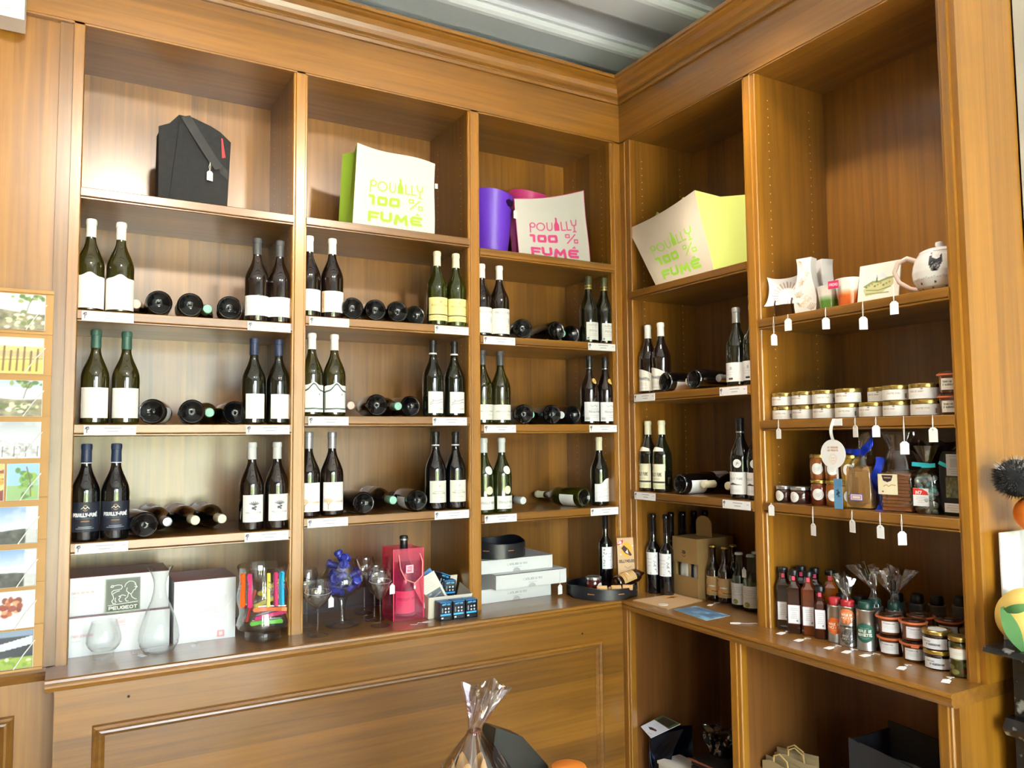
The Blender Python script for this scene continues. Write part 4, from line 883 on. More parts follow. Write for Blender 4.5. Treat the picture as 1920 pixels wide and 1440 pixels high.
# pink ice bag with bottle
o = thing('ice_bag', 'transparent pink ICE BAG carrier holding a wine bottle', 'bag', (-1.027, .0, ZK))
w0, w1, hh, dd = .060, .062, .262, .115
part('front_wall', MB().grid(lambda u, v: (-(w0)+2*w0*u+(.002*math.sin(6*v)), -.002+.006*math.sin(PI*u)*math.sin(PI*v), .001+hh*v), 10, 14), PINKPVC, o)
part('back_wall', MB().grid(lambda u, v: (-(w0)+2*w0*u, dd, .001+hh*v), 8, 8, flip=True), PINKPVC, o)
for sx in (-1, 1): part('side_wall', MB().grid(lambda u, v: (sx*(w0-.012*math.sin(PI*u)*v), dd*u, .001+hh*v), 9, 9, flip=(sx < 0)), PINKPVC, o)
part('floor_panel', MB().box((-w0, 0, 0), (w0, dd, .0012)), PINKPVC, o)
part('hem', MB().grid(lambda u, v: (-w0+2*w0*u, -.0035, hh-.045+.046*v), 3, 3), PINKPVC, o)
for sx in (-1, 1): part('edge_welt', MB().tube([(sx*w0, -.002, .001), (sx*w0, -.002, hh)], .0016, 6), mat('pink_welt', 'e8506a', .3), o)
part('cord_handle', MB().tube([(.045, -.004, hh-.02), (.052, -.012, hh-.05), (.05, -.014, .16), (.02, -.014, .135), (-.015, -.012, .15), (-.035, -.010, .19), (-.04, -.005, hh-.02)], .0022, 8), mat('pink_cord', 'f29a90', .35), o)
i = Img(30, 30, 'f2b9c4', 1); i.text('ICE', .22, .56, .56, .22, .07, 'd2506e'); i.text('BAG', .22, .2, .56, .22, .07, 'd2506e')
part('logo', MB().sheet(i, lambda u, v: (-.012+.03*u, -.0055, .172+.03*v)), PAPER, o)
hang_tag('white price tag string on the pink carrier bag', (-1.008, -.016, ZK+.135), .008, .2, .3)
o = thing('wine_bottle', 'black-capped wine bottle inside the transparent pink bag', 'bottle', (-1.022, .058, ZK+.0014), 0)
part('glass_body', body_mesh(DARKG), None, o); part('capsule', cap_mesh('black'), None, o); part('band', ring_mesh('icebot', .286, .292, .0166, SILV), None, o)
i = Img(30, 30, 'ea86b8', 1.2); i.text('POUILLY FUME', .1, .6, .8, .09, .03, 'b04a80'); part('label', label_mesh('pinklab', i, .018, .100, 1.2), None, o)
flat_tag('white price card with string lying in front of the pink bag', (-1.000, -.075, ZK), 1.9, .9, .035)
# cream display box with small blue boxes
o = thing('display_box', 'open cream cardboard display box with sloping sides', 'box', (-.868, -.028, ZK), -.03)
CRM = mat('cream_card', 'ded5c0', .6)
x0, x1, d_, h_ = -.088, .070, .13, .078; fl = .018
def quadpanel(a, b, c, d, th=.0025):
    a, b, c, d = map(Vector, (a, b, c, d)); n = (b-a).cross(d-a).normalized()*th
    return MB()._add([a, b, c, d, a+n, b+n, c+n, d+n], [(0, 3, 2, 1), (4, 5, 6, 7), (0, 1, 5, 4), (1, 2, 6, 5), (2, 3, 7, 6), (3, 0, 4, 7)])
part('front_panel', quadpanel((x0, 0, 0), (x1, 0, 0), (x1+fl, -.006, h_), (x0, -.006, h_)), CRM, o)
part('back_panel', quadpanel((x1, d_, 0), (x0, d_, 0), (x0, d_, h_+.05), (x1+fl, d_, h_+.05)), CRM, o)
part('side_panel', quadpanel((x0, d_, 0), (x0, 0, 0), (x0, -.006, h_), (x0-.004, d_, h_+.02)), CRM, o)
part('side_panel', quadpanel((x1, 0, 0), (x1, d_, 0), (x1+fl+.01, d_, h_+.02), (x1+fl, -.006, h_)), CRM, o)
part('floor_panel', MB().box((x0, 0, 0), (x1, d_, .002)), CRM, o)
i = Img(44, 60, '14161c', .72); i.text('ANTIOX', .16, .86, .68, .08, .028, '5ab4e8'); i.lines(.2, .6, [.80], .012, '888c94', .6)
i.rect(.12, .45, .24, .72, '9aa0a8', .8)
for x, y in ((.45, .66), (.72, .66), (.45, .48), (.72, .48)): i.ell(x, y, .055, .055, 'd8dce2', .9)
i.rect(.0, .28, .9, .38, '48a8e0'); i.rect(.08, .12, .26, .20, 'e8eaee'); i.lines(.3, .9, [.2, .12], .02, '70747c', .7)
def antiox(label, loc, rz, rot=None):
    o = thing('stopper_box', label, 'box', loc, rz, 'small black and blue AntiOx boxes', rot)
    part('carton', MB().box((-.0235, 0, 0), (.0235, .047, .066)), mat('black_card', '15171c', .4), o)
    part('lid', MB().box((-.0235, 0, .066), (.0235, .047, .0685)), mat('blue_card', '2f7fc0', .4), o)
    part('printed_front', MB().sheet(i, lambda u, v: (-.0232+.0464*u, -.0004, .0005+.0655*v)), GLOSSY, o)
antiox('left of three black and blue AntiOx boxes in front of the display box', (-.915, -.092, ZK), 0)
antiox('middle of three black and blue AntiOx boxes in front of the display box', (-.863, -.094, ZK), -.02)
antiox('right of three black and blue AntiOx boxes in front of the display box', (-.811, -.096, ZK), .0)
antiox('black and blue AntiOx box standing inside the display box', (-.838, .035, ZK+.052), -.1)
antiox('tilted black and blue AntiOx box higher inside the display box', (-.868, .060, ZK+.078), .25, (0, .38, .12))
i = Img(60, 80, 'e4ddcb', .75); i.rect(.08, .05, .92, .48, '565a60'); i.text('ANTIOX', .14, .40, .35, .045, .012, 'e8eaec', op=.8); i.lines(.12, .9, [.92, .86, .80, .74, .68, .62, .56], .010, 'a8a294', .8)
for x in (.22, .5, .78): i.ell(x, .15, .045, .045, 'c8ccd2', .8)
i.stroke([(.35, .25), (.55, .30), (.85, .34)], .03, 'b8bcc2', .7)
o = thing('leaflet_card', 'tilted cream instruction card with grey picture leaning in the display box', 'card', (-.905, .0, ZK+.035), rot=(-.28, -.42, 0))
part('card_board', MB().box((-.05, 0, 0), (.05, .0015, .125)), CRM, o); part('print', MB().sheet(i, lambda u, v: (-.049+.098*u, -.0004, .001+.123*v)), PAPER, o)
single('blue_card', MB().box((-.04, 0, 0), (.04, .002, .09)), MAT['blue_card'], 'plain blue card leaning behind the instruction card', 'card', (-.895, .050, ZK+.075), rot=(-.3, -.55, 0))
# ------------------------------------------------------------------ worktop, corner bay: white boxes and trays
WB = mat('white_matt_card', 'e2e2e0', .55)
i = Img(110, 30, 'e2e2e0', 5.0); i.text("L'ATELIER DU VIN", .38, .48, .26, .14, .03, '9a9a98', op=.8); i.lines(.44, .58, [.30], .04, 'b4b4b2', .7)
def flat_box(label, loc, w, d, h, rz):
    o = thing('flat_box', label, 'box', loc, rz, "white boxes printed L'ATELIER DU VIN")
    part('carton', MB().box((-w/2, 0, 0), (w/2, d, h*.55)), WB, o); part('lid', MB().box((-w/2-.001, -.001, h*.55), (w/2+.001, d+.001, h)).box((-w/2-.001, -.001, .004), (w/2+.001, 0, h)), WB, o)
    part('lettering', MB().sheet(i, lambda u, v: (-w/2+w*u, -.0015, .002+(h-.004)*v)), PAPER, o)
    part('thumb_notch', MB().prism([(.018*math.cos(t*PI/8)*1., .018*math.sin(t*PI/8)*.8) for t in range(9)], -.0022, -.001, 'y', M=T(.0, 0, .001)), mat('notch_shadow', 'b8b8b6', .7), o)
flat_box('bottom white flat box of the stack in the corner bay', (-.503, .102, ZK), .345, .235, .056, .03)
flat_box('middle white flat box sticking out of the stack', (-.455, .055, ZK+.0565), .34, .24, .060, -.0)
flat_box('top white flat box of the stack carrying a black tray', (-.503, .100, ZK+.117), .355, .24, .056, .0)
def tray(name, label, loc, r, h, wavy=True, rz=0):
    o = thing(name, label, 'tray', loc, rz)
    n = 72; mb = MB(); vs = []; fs = []
    for k in range(n):
        a = 2*PI*k/n; lift = .011*max(0, math.cos(3*(a+PI/2)))**3 if wavy else 0; top = h*(1+.22*max(0, math.cos(2*a))**2)
        for q, z in ((r-.004, lift), (r, lift+.001), (r, top-.002), (r-.002, top), (r-.005, top-.001), (r-.005, lift+.012), ): vs.append((q*math.cos(a), q*math.sin(a), z))
    m_ = 6
    for k in range(n):
        k2 = (k+1) % n
        for i_ in range(m_): j = (i_+1) % m_; fs.append((k*m_+i_, k2*m_+i_, k2*m_+j, k*m_+j))
    mb._add(vs, fs, 0, True); BLT = mat('black_bent_wood', '1b1d22', .35)
    part('tray_rim', mb, BLT, o); part('tray_base', MB().lathe([(0, .012), (r-.004, .012), (r-.004, .016), (0, .016)], 60), BLT, o)
    for a in (-1.15, -1.95, -.35, -2.8): part('wood_plug', MB().box((-.014, -.0008, -.0016), (.014, .0006, .0016), M=T((r+.0002)*math.cos(a), (r+.0002)*math.sin(a), h*.55, rz=a+PI/2)), mat('copper_wood', 'a9714a', .4), o)
tray('round_tray', 'black round wooden tray on top of the stacked white boxes', (-.545, .20, ZK+.1735), .125, .062, False, .4)
TR = (-.135, .005, ZK)
tray('round_tray', 'black round wooden tray with corks, jar and bottles at the inner corner', TR, .152, .046, True, .3)
CORK = mat('cork', 'c9a06a', .85)
for k, (x, y, a) in enumerate(((-.222, -.080, -.55), (-.168, -.105, -.45), (-.118, -.118, -.65))):
    single('cork', MB().lathe([(0, 0), (.0105, 0), (.0115, .002), (.0115, .040), (.0105, .042), (0, .042)], 18, M=T(0, 0, .0115, ry=PI/2)), CORK, ('left', 'middle', 'right')[k]+' wine cork lying along the front of the corner tray', 'cork', (x, y, ZK+.034), a, 'corks in the tray')
for k, (x, y, a) in enumerate(((-.205, -.060, .6), (-.150, -.085, 1.1), (-.100, -.095, .3), (-.235, -.050, 1.2))):
    single('cork', MB().lathe([(0, 0), (.0105, 0), (.0115, .002), (.0115, .040), (.0105, .042), (0, .042)], 18, M=T(0, 0, .0115, ry=PI/2)), CORK, 'wine cork buried under the front corks of the corner tray', 'cork', (x, y, ZK+.0162), a, 'buried corks in the tray')
def jar(name, label, loc, r, h, body, lid, lab=None, lid_h=.012, rz=0., group=None, lab_z=(.15, .85), half=1.1, ring=None, flat=0.):
    o = thing(name, label, 'jar', loc, rz, group)
    hb = h-lid_h
    part('glass_body', cached(('jar', r, h, body.name), lambda: MB().lathe([(0, .001), (r-.003, 0), (r, .004), (r, hb-.008), (r-.003, hb-.002), (r-.004, hb), (0, hb)], 36).mesh('glass_body', body)), None, o)
    part('lid', cached(('lid', r, h, lid.name), lambda: MB().lathe([(r-.004, h-lid_h), (r-.001, h-lid_h), (r, h-lid_h+.001), (r, h-.002), (r-.002, h), (r-.006, h-.0005), (r-.007, h-.0015), (0, h-.0015)], 36).mesh('lid', lid)), None, o)
    if lab is not None:
        if isinstance(lab, tuple): part('label', disc_label((id(lab[0]), r, h), lab[0], hb*.5, lab[1], 0, r), None, o)
        else: part('label', label_mesh((id(lab), r, h), lab, hb*lab_z[0], hb*lab_z[1], half, r), None, o)
    return o
RED = glass_mat('dark_red_jam', '4a1512', .1); SILID = mat('silver_lid', 'c3c6c9', .25, Metallic=.85); GLID = mat('gold_lid', 'bda35a', .28, Metallic=.85)
i = Img(26, 26, 'f2f2ee', 1); i.lines(.3, .7, [.62, .5, .38], .05, 'a8a8a4', .7); JD = i
jar('jam_jar', 'small dark red jam jar with silver lid standing in the corner tray', (-.196, -.020, ZK+.0162), .034, .068, RED, SILID, (JD, .017), rz=.35)
# slim tall bottles
def slim(label, loc, rz, lab=True, group='slim dark bottles of liqueur'):
    o = thing('slim_bottle', label, 'bottle', loc, rz, group)
    pr = [(0, .012), (.016, .006), (.025, 0), (.029, .004), (.030, .010), (.030, .185)]+arc(.030, .185, .0125, .225, 8)+[(.0125, .225), (.0118, .315), (.0135, .318), (.0135, .334), (.011, .338), (0, .338)]
    part('glass_body', cached('slim', lambda: MB().lathe(pr, 36).mesh('glass_body', glass_mat('blue_black_glass', '08080e', .05))), None, o)
    part('wax_cap', cached('slimcap', lambda: MB().lathe([(.0128, .262), (.0131, .263), (.0124, .316), (.0142, .319), (.0142, .335), (.011, .3395), (0, .3395)], 24).mesh('wax_cap', mat('black_wax', '0c0c0f', .15))), None, o)
    if lab:
        i = Img(50, 70, 'e9eaee', .7); 
        rs = random.Random(5)
        for k in range(26):
            x, y = rs.choice((.12, .16, .84, .88, .5))+rs.uniform(-.06, .06), rs.uniform(.05, .95)
            if .3 < x < .7 and .2 < y < .8: continue
            i.stroke([(x, y), (x+rs.uniform(-.08, .08), y+rs.uniform(-.06, .06))], .022, '54565e', .85)
        i.lines(.35, .65, [.7, .55, .4], .02, 'a2a4aa', .7)
        part('label', label_mesh('slimlab', i, .082, .176, 1.25, .030), None, o)
slim('slim dark bottle with floral white label standing in the corner tray', (-.075, .055, ZK+.0162), .1)
# kraft brochure
KRAFT = mat('kraft_card', 'b08e62', .8)
i = Img(80, 124, 'c6a67e', .645); i.ell(.42, .77, .15, .15, 'e8a62e'); i.poly([(.18, .80), (.30, .86), (.50, .78), (.66, .66), (.60, .64), (.34, .70)], '3a2018'); i.poly([(.36, .72), (.46, .78), (.50, .68)], 'e8dccb')
for x, y in ((.16, .86), (.70, .84), (.14, .68)): i.ell(x, y, .016, .016, 'f4ecd8')
i.poly([(.0, .93), (.28, .97), (.26, .90), (.0, .86)], 'c2304a'); i.text('LSB', .03, .90, .16, .035, .014, 'f4e8e8'); i.text('DOLLY', .06, .52, .30, .045, .014, '4a3a2c'); i.text('MOUSSE', .40, .52, .46, .045, .014, '4a3a2c'); i.stroke([(.3, .44), (.45, .40), (.62, .44)], .012, '8a7258'); i.lines(.1, .9, [.30, .26, .22, .18], .012, '7a6248', .7)
o = thing('brochure', 'kraft brochure printed DOLLY MOUSSE standing at the inner corner', 'brochure', (-.022, -.045, ZK+.018), rot=(-.06, 0, -.22))
part('board', MB().box((-.052, 0, 0), (.052, .003, .218)), KRAFT, o); part('print', MB().sheet(i, lambda u, v: (-.0515+.103*u, -.0005, .001+.215*v)), PAPER, o)
single('coaster', MB().lathe([(0, 0), (.028, 0), (.028, .003), (0, .003)], 28, M=T(0, 0, 0, rx=PI/2)), mat('cream_board', 'd9cdb0', .7), 'round cream beer coaster leaning behind the lying beer bottle', 'coaster', (-.040, -.062, ZK+.06), -.4)
# beer bottles
BEER = glass_mat('brown_beer_glass', '2a1408', .08)
i = Img(60, 70, 'c3a06c', 1.0); i.ell(.25, .88, .05, .05, '5a3418'); i.poly([(.15, .35), (.5, .28), (.85, .42), (.6, .22), (.3, .20)], 'e89a2c'); i.poly([(.35, .50), (.55, .55), (.75, .50), (.6, .46)], 'f2e8d8'); i.stroke([(.3, .38), (.32, .55)], .05, 'c84a2c'); i.stroke([(.55, .25), (.9, .2)], .03, '4a2c18'); i.lines(.2, .8, [.12, .06], .02, '7a5c38', .6); BL = i
def beer(label, o=None, loc=(0, 0, 0), rz=0.):
    o = o or thing('beer_bottle', label, 'bottle', loc, rz, 'small brown beer bottles')
    pr = [(0, .008), (.020, .003), (.026, 0), (.0295, .004), (.030, .010), (.030, .115)]+arc(.030, .115, .0125, .165, 7)+[(.0125, .165), (.0115, .205), (.013, .207), (.013, .218), (0, .218)]
    part('glass_body', cached('beer', lambda: MB().lathe(pr, 32).mesh('glass_body', BEER)), None, o)
    part('crown_cap', cached('crown', lambda: MB().lathe([(.0135, .214), (.016, .214), (.0145, .221), (.010, .2225), (0, .2225)], 21).mesh('crown_cap', mat('gold_cap', 'c2a24c', .3, Metallic=.8))), None, o)
    part('label', label_mesh('beerlab', BL, .022, .098, 1.5, .030), None, o)
    return o
o = thing('beer_bottle', 'brown beer bottle lying across the corner tray', 'bottle', group='small brown beer bottles'); o.matrix_world = T(-.118, -.075, ZK+.054) @ Matrix.Rotation(.15, 4, 'Z') @ Matrix.Rotation(math.radians(80), 4, 'Y') @ Matrix.Rotation(-1.4, 4, 'Z')
beer('', o)
hang_tag('white price tag hanging from the middle white box', (-.318, .052, ZK+.112), .062, .2, 1.)

# ------------------------------------------------------------------ right-wall worktop, first bay
BA = -PI/2      # things here face the room (-x)
for k, (x, y, lab, t) in enumerate(((.068, -.0975, True, 'slim dark bottle with floral label nearest the inner corner, right wall'), (.083, -.165, True, 'slim dark bottle with floral label left of the kraft carrier'), (.172, -.0965, False, 'first plain slim dark bottle behind the labelled pair'), (.233, -.104, False, 'second plain slim dark bottle behind the kraft carrier'), (.294, -.110, False, 'third plain slim dark bottle behind the kraft carrier handle'), (.3545, -.1165, False, 'rearmost plain slim dark bottle right of the carrier handle'))):
    slim(t, (x, y, ZK+.0004), BA+.25, lab)
# kraft six-pack carrier
KR = mat('kraft_carton', 'a58350', .75)
o = thing('bottle_carrier', 'kraft cardboard bottle carrier with rounded handle and brown print', 'carton', (.128, -.228, ZK), BA)
# local: x along the room's -y, front at local y=0 facing the room
part('carrier_front', MB().box((-.075, 0, 0), (.075, .003, .085)).box((-.075, 0, .085), (-.055, .003, .245)).box((.02, 0, .085), (.03, .003, .14)).box((-.055, 0, .14), (.075, .003, .245)), KR, o)
part('carrier_side', MB().box((.072, .003, 0), (.075, .21, .245)), KR, o)
part('carrier_side', MB().box((-.075, .003, 0), (-.072, .21, .245)), KR, o)
part('carrier_back', MB().box((-.075, .207, 0), (.075, .21, .245)), KR, o)
part('carrier_top', MB().box((-.074, .003, .242), (.074, .207, .245)), KR, o)
hp = [(-.045, .0), (.045, .0), (.045, .055)]+[(.045*math.cos(t*PI/8), .055+.032*math.sin(t*PI/8)) for t in range(1, 8)]+[(-.045, .055)]
part('carrier_handle', MB().prism(hp, .10, .104, 'y', M=T(.01, 0, .245)), KR, o)
i = Img(40, 40, 'a58350', 1)
for x, y in ((.42, .66), (.58, .66), (.38, .52), (.55, .5), (.66, .55)): i.ell(x, y, .09, .07, '3c2414', .9)
i.stroke([(.3+.4*t/8, .32-.12*math.sin(PI*t/8)) for t in range(9)], .05, '4a2e18', .8)
part('print', MB().sheet(i, lambda u, v: (-.03+.05*u, -.0006, .155+.05*v)), PAPER, o)
for x in (-.035, .048): part('inner_bottle', MB().lathe([(0, 0), (.027, 0), (.027, .12), (.02, .14), (0, .15)], 24, M=T(x, .04, .004)), mat('pale_label_bottle', 'c9c8bf', .35), o)
hang_tag('white price tag on the kraft carrier handle', (.020+.215-.0, -.232, ZK+.316), .03, BA, .9)
for x, y, t in ((.186, -.335, 'left of the front two brown beer bottles beside the carrier'), (.186, -.400, 'right of the front two brown beer bottles beside the carrier'), (.262, -.372, 'brown beer bottle standing behind the front two')):
    beer(t, None, (x, y, ZK+.0004), BA+.35)
i = Img(50, 60, 'e6e7e2', 1.0); i.ell(.42, .14, .13, .12, '98a04c'); i.ell(.36, .12, .05, .05, 'b8bc74'); i.stroke([(.1, .5), (.4, .42), (.6, .48), (.95, .44)], .015, 'b8bab0'); i.lines(.2, .8, [.8, .7, .6], .018, 'a8aaa4', .6); LEM = i
def lemonade(t, loc):
    o = thing('lemonade_bottle', t, 'bottle', loc, BA+.4, 'clear soft drink bottles')
    pr = [(0, .006), (.022, .003), (.027, 0), (.030, .004), (.0305, .010), (.0305, .105)]+arc(.0305, .105, .0145, .150, 7)+[(.0145, .150), (.0125, .196), (.0135, .198), (.0135, .208), (.0115, .208)]
    part('glass_body', cached('lemb', lambda: MB().lathe(pr, 32).mesh('glass_body', GREENGL)), None, o)
    part('drink', cached('lemd', lambda: MB().lathe([(0, .006), (.026, .007), (.0285, .012), (.0285, .104), (.024, .125), (0, .125)], 28).mesh('drink', thin_glass('pale_drink', (.80, .84, .72), 1.2, .1, .12))), None, o)
    part('crown_cap', cached('lemc', lambda: MB().lathe([(.0135, .204), (.0165, .204), (.0150, .212), (.010, .2135), (0, .2135)], 21).mesh('crown_cap', mat('pale_cap', 'b9cdc8', .35))), None, o)
    part('label', label_mesh('lemlab', LEM, .014, .096, 1.4, .0308), None, o)
lemonade('left clear lemonade bottle with green fruit label', (.170, -.493, ZK+.0004)); lemonade('middle clear lemonade bottle with green fruit label and price tag', (.160, -.563, ZK+.0004)); lemonade('rear clear lemonade bottle half hidden by the divider', (.240, -.515, ZK+.0004))
hang_tag('white price tag round a lemonade bottle neck', (.140, -.548, ZK+.165), .006, BA, .85)
# papers on the worktop
i = Img(60, 60, 'c9a67c', 1); i.ell(.72, .70, .14, .14, 'e2a24a'); i.poly([(.58, .70), (.75, .78), (.86, .66), (.72, .64)], '4a2c18'); i.lines(.1, .5, [.4, .3], .02, '9a7c58', .6)
def paper(name, lab, cat, pts, img, m, th=.0012):
    c = sum((Vector(p) for p in pts), Vector((0, 0)))/4; q = [Vector(p)-c for p in pts]      # BL, BR, TR, TL
    def fn(u, v):
        p = (q[0]*(1-u)+q[1]*u)*(1-v)+(q[3]*(1-u)+q[2]*u)*v; return (p.x, p.y, th+.0002)
    mb = MB().prism([tuple(p) for p in q], 0, th, 'z', 1, (.8, .8, .8)); mb.sheet(img, fn, 0)
    return single(name, mb, [PAPER, m], lab, cat, (c.x, c.y, ZK+.0002))
paper('brochure', 'kraft brochures lying flat at the inner corner of the right worktop', 'brochure', [(-.103, -.377), (.123, -.333), (.114, -.173), (-.116, -.182)][::1], i, KRAFT, .004)
single('cardboard_disc', MB().lathe([(0, 0), (.020, 0), (.020, .002), (0, .002)], 24), CRM, 'small cream disc lying on the flat kraft brochures', 'disc', (-.072, -.318, ZK+.0046))
i = Img(70, 50, '5a7f9e', 1.4); n_ = noise2(70, 50, 5, 3); i.a += (np.array([.55, .75, .88])-i.a)*np.clip((n_-.45)*3, 0, 1)[..., None]; i.a += (np.array([.32, .33, .42])-i.a)*np.clip((.42-n_)*3, 0, 1)[..., None]*.7
paper('leaflet', 'blue photo leaflet lying on the right worktop edge', 'leaflet', [(-.105, -.593), (.028, -.581), (.034, -.390), (-.081, -.391)], i, mat('leaflet_back', 'dddddd', .5), .0008)
flat_tag('white price card lying in front of the beer bottles', (.108, -.402, ZK), -1.2, .7)
flat_tag('white price card with curly string near the divider foot', (-.030, -.690, ZK), -2.3, .95, .05)
# ------------------------------------------------------------------ right-wall worktop, second bay
OILS = [(.045, -.822, '1d0b06', .165, 'first tall oil bottle beside the divider'), (.032, -.878, '2a0e05', .165, 'second tall dark oil bottle with a white label'), (.048, -.926, '5a2206', .165, 'amber oil bottle with a white label'), (.042, -.976, '3c1408', .125, 'shorter square oil bottle left of the orange tin'),
        (.118, -.838, '140a06', .165, 'rear left oil bottle in the second row'), (.125, -.890, '140a06', .165, 'rear middle oil bottle in the second row'), (.135, -.945, '8a4208', .165, 'golden oil bottle in the second row')]
i = Img(36, 44, 'e6e5e8', .8); i.rect(.0, .0, 1, .02, 'c89aa4'); i.rect(0, .98, 1, 1, 'c89aa4'); i.rect(0, 0, .03, 1, 'c89aa4'); i.rect(.97, 0, 1, 1, 'c89aa4'); i.lines(.15, .85, [.82, .72, .6, .5, .4, .3], .022, '85858c', .6); i.ell(.75, .16, .06, .06, '4a6a5c', .7); OL = i
def rsq(h, c, z):     # rounded square ring
    return [(h-c, -h, z), (h, -h+c, z), (h, h-c, z), (h-c, h, z), (-h+c, h, z), (-h, h-c, z), (-h, -h+c, z), (-h+c, -h, z)]
for x, y, colr, h, t in OILS:
    o = thing('oil_bottle', t, 'bottle', (x, y, ZK+.0004), BA+.62, 'square oil and vinegar bottles')
    w = .0235 if h > .14 else .020
    rings = [(w-.002, 0), (w, .004), (w, h-.012), (w-.006, h-.002), (.013, h+.008), (.0125, h+.03)]
    mb = MB(); vs = []; fs = []
    for hw, z in rings: vs += rsq(hw, min(hw*.45, .006 if hw > .02 else hw*.5), z)
    for r in range(len(rings)-1):
        for k in range(8): k2 = (k+1) % 8; fs.append((r*8+k, r*8+k2, r*8+8+k2, r*8+8+k))
    fs += [tuple(range(8))[::-1], tuple(range(len(rings)*8-8, len(rings)*8))]
    mb._add(vs, fs, 0, False); part('glass_body', mb, glass_mat('oil_'+colr, colr, .06), o)
    part('stopper', MB().lathe([(.012, h+.028), (.016, h+.028), (.0165, h+.030), (.0165, h+.044), (.0155, h+.046), (0, h+.046)], 24), mat('black_stopper', '121214', .35), o)
    part('seal', MB().box((-.005, -.0135, h+.012), (.005, -.0125, h+.026)), mat('pink_seal', 'c83a5c', .5), o)
    part('label', MB().sheet(OL, lambda u, v: (-w+.004+(2*w-.008)*u, -w-.0005, .034+.062*v)), PAPER, o)
    part('label', MB().sheet(OL, lambda u, v: (-w-.0005, w-.004-(2*w-.008)*u, .034+.062*v)), PAPER, o)
TIN = mat('brushed_tin', 'b8b6b0', .3, Metallic=.9); DGR = mat('dark_green_plastic', '12392f', .4); DRD = mat('red_plastic', 'b02a32', .35)
def tin_label(c1, w2):
    i = Img(90, 90, 'b8b6b0', 1); i.ell(.5, .5, .52, .52, c1); i.text('HUILE DE', .16, .55, .68, .12, .032, 'efe8dc'); i.text(w2, .14, .34, .72, .13, .034, 'efe8dc'); i.ell(.5, .505, .015, .015, 'efe8dc'); i.lines(.25, .75, [.75, .26, .20], .014, 'e0d8c8', .7); return i
def tin(name, label, loc, r, h, cap, lab=None, face=0., zl=.5, hcap=.02, rl=None):
    o = thing(name, label, 'tin', loc, BA+face, 'metal oil tins')
    part('tin_body', MB().lathe([(0, 0), (r-.001, 0), (r, .001), (r, .004), (r-.0008, .005), (r-.0008, h-.006), (r, h-.005), (r, h-.001), (r-.001, h), (r-.004, h-.001), (r*.75, h-.001), (0, h-.001)], 36), TIN, o)
    part('cap', MB().lathe([(r*.74, h-.001), (r*.78, h+.002), (r*.76, h+hcap*.8), (r*.62, h+hcap), (0, h+hcap)], 28), cap, o)
    if lab is not None: part('label', disc_label((id(lab), r, h), lab, h*zl, rl or r*1.02, 0, r, nr=34), None, o)
    return o
tin('oil_tin', 'tall tin with orange round HUILE DE NOIX label and red cap', (.050, -1.028, ZK+.0004), .0255, .118, DRD, tin_label('d8641e', 'NOIX'), .45, .46, .024)
TG = tin_label('155646', 'NOISETTE')
tin('oil_tin', 'tall tin with green round HUILE DE NOISETTE label', (.050, -1.140, ZK+.0004), .0285, .125, DGR, TG, .45, .44, .024)
tin('small_tin', 'lower small dark tin wrapped in cellophane', (.046, -1.0785, ZK+.0004), .0275, .058, DGR, tin_label('3c4440', 'NOIX'), .5, .5, .006, .022)
o = tin('small_tin', 'upper small tin with orange label and red cap wrapped in cellophane', (.046, -1.0785, ZK+.0650), .0275, .060, DRD, tin_label('d8743a', 'NOIX'), .5, .5, .018, .024)
def cello_bag(label, loc, r0, h0, hn, rn, htop, rtop, lean=(0, 0), m=None, seed=0, cat='wrapper', tie=None):
    # gathered cellophane: wide at the foot, pinched at hn, flaring above
    rs = random.Random(seed); o = thing('cellophane_wrap', label, cat, loc, 0)
    n = 40; ph = [rs.uniform(0, 6) for _ in range(6)]
    def rad(t, a):
        if t <= .5:
            q = t/.5; r = r0+(rn-r0)*max(0, (q-.45)/.55)**1.3; w = .10*q
        else:
            q = (t-.5)/.5; r = rn+(rtop-rn)*q**.8; w = .25*q+.10
        return r*(1+w*(math.sin(5*a+ph[0])+.6*math.sin(9*a+ph[1]+4*t)+.5*math.sin(13*a+ph[2]-6*t)))
    def fn(u, v):
        a = 2*PI*u; z = (hn*v/.5) if v <= .5 else hn+(htop-hn)*(v-.5)/.5*(1+.10*math.sin(3*a+ph[3])+.06*math.sin(7*a+ph[4]))
        r = rad(v, a); q = max(0, (v-.5)/.5)
        return (r*math.cos(a)+lean[0]*q*htop, r*math.sin(a)+lean[1]*q*htop, z+.0006)
    part('film', MB().grid(fn, 61, 36), m or CELLO, o)
    if tie: part('tie', MB().tube([((rn*1.25)*math.cos(t*PI/8), (rn*1.25)*math.sin(t*PI/8), hn) for t in range(16)], .0022, 6, closed=True), mat('tie_'+tie, tie, .5), o)
    return o
cello_bag('crumpled cellophane wrapped round the two small stacked tins', (.046, -1.0785, ZK+.0003), .030, .13, .155, .008, .215, .026, (.02, .10), seed=2)
cello_bag('crumpled cellophane over the green-capped tin bottle', (.112, -1.128, ZK+.0003), .030, .13, .175, .006, .245, .034, (.0, .14), seed=5)
tin('oil_tin', 'tin in cellophane behind the HUILE DE NOISETTE tin', (.112, -1.128, ZK+.0004), .0255, .125, DGR, None, 0, .5, .024)
cello_bag('wide crumpled cellophane fan behind the green tins', (.128, -1.186, ZK+.0003), .030, .13, .165, .006, .245, .050, (0, -.05), seed=9)
tin('oil_tin', 'tin in cellophane behind the orange-rimmed jars', (.128, -1.186, ZK+.0004), .0262, .122, DGR, None, 0, .5, .026)
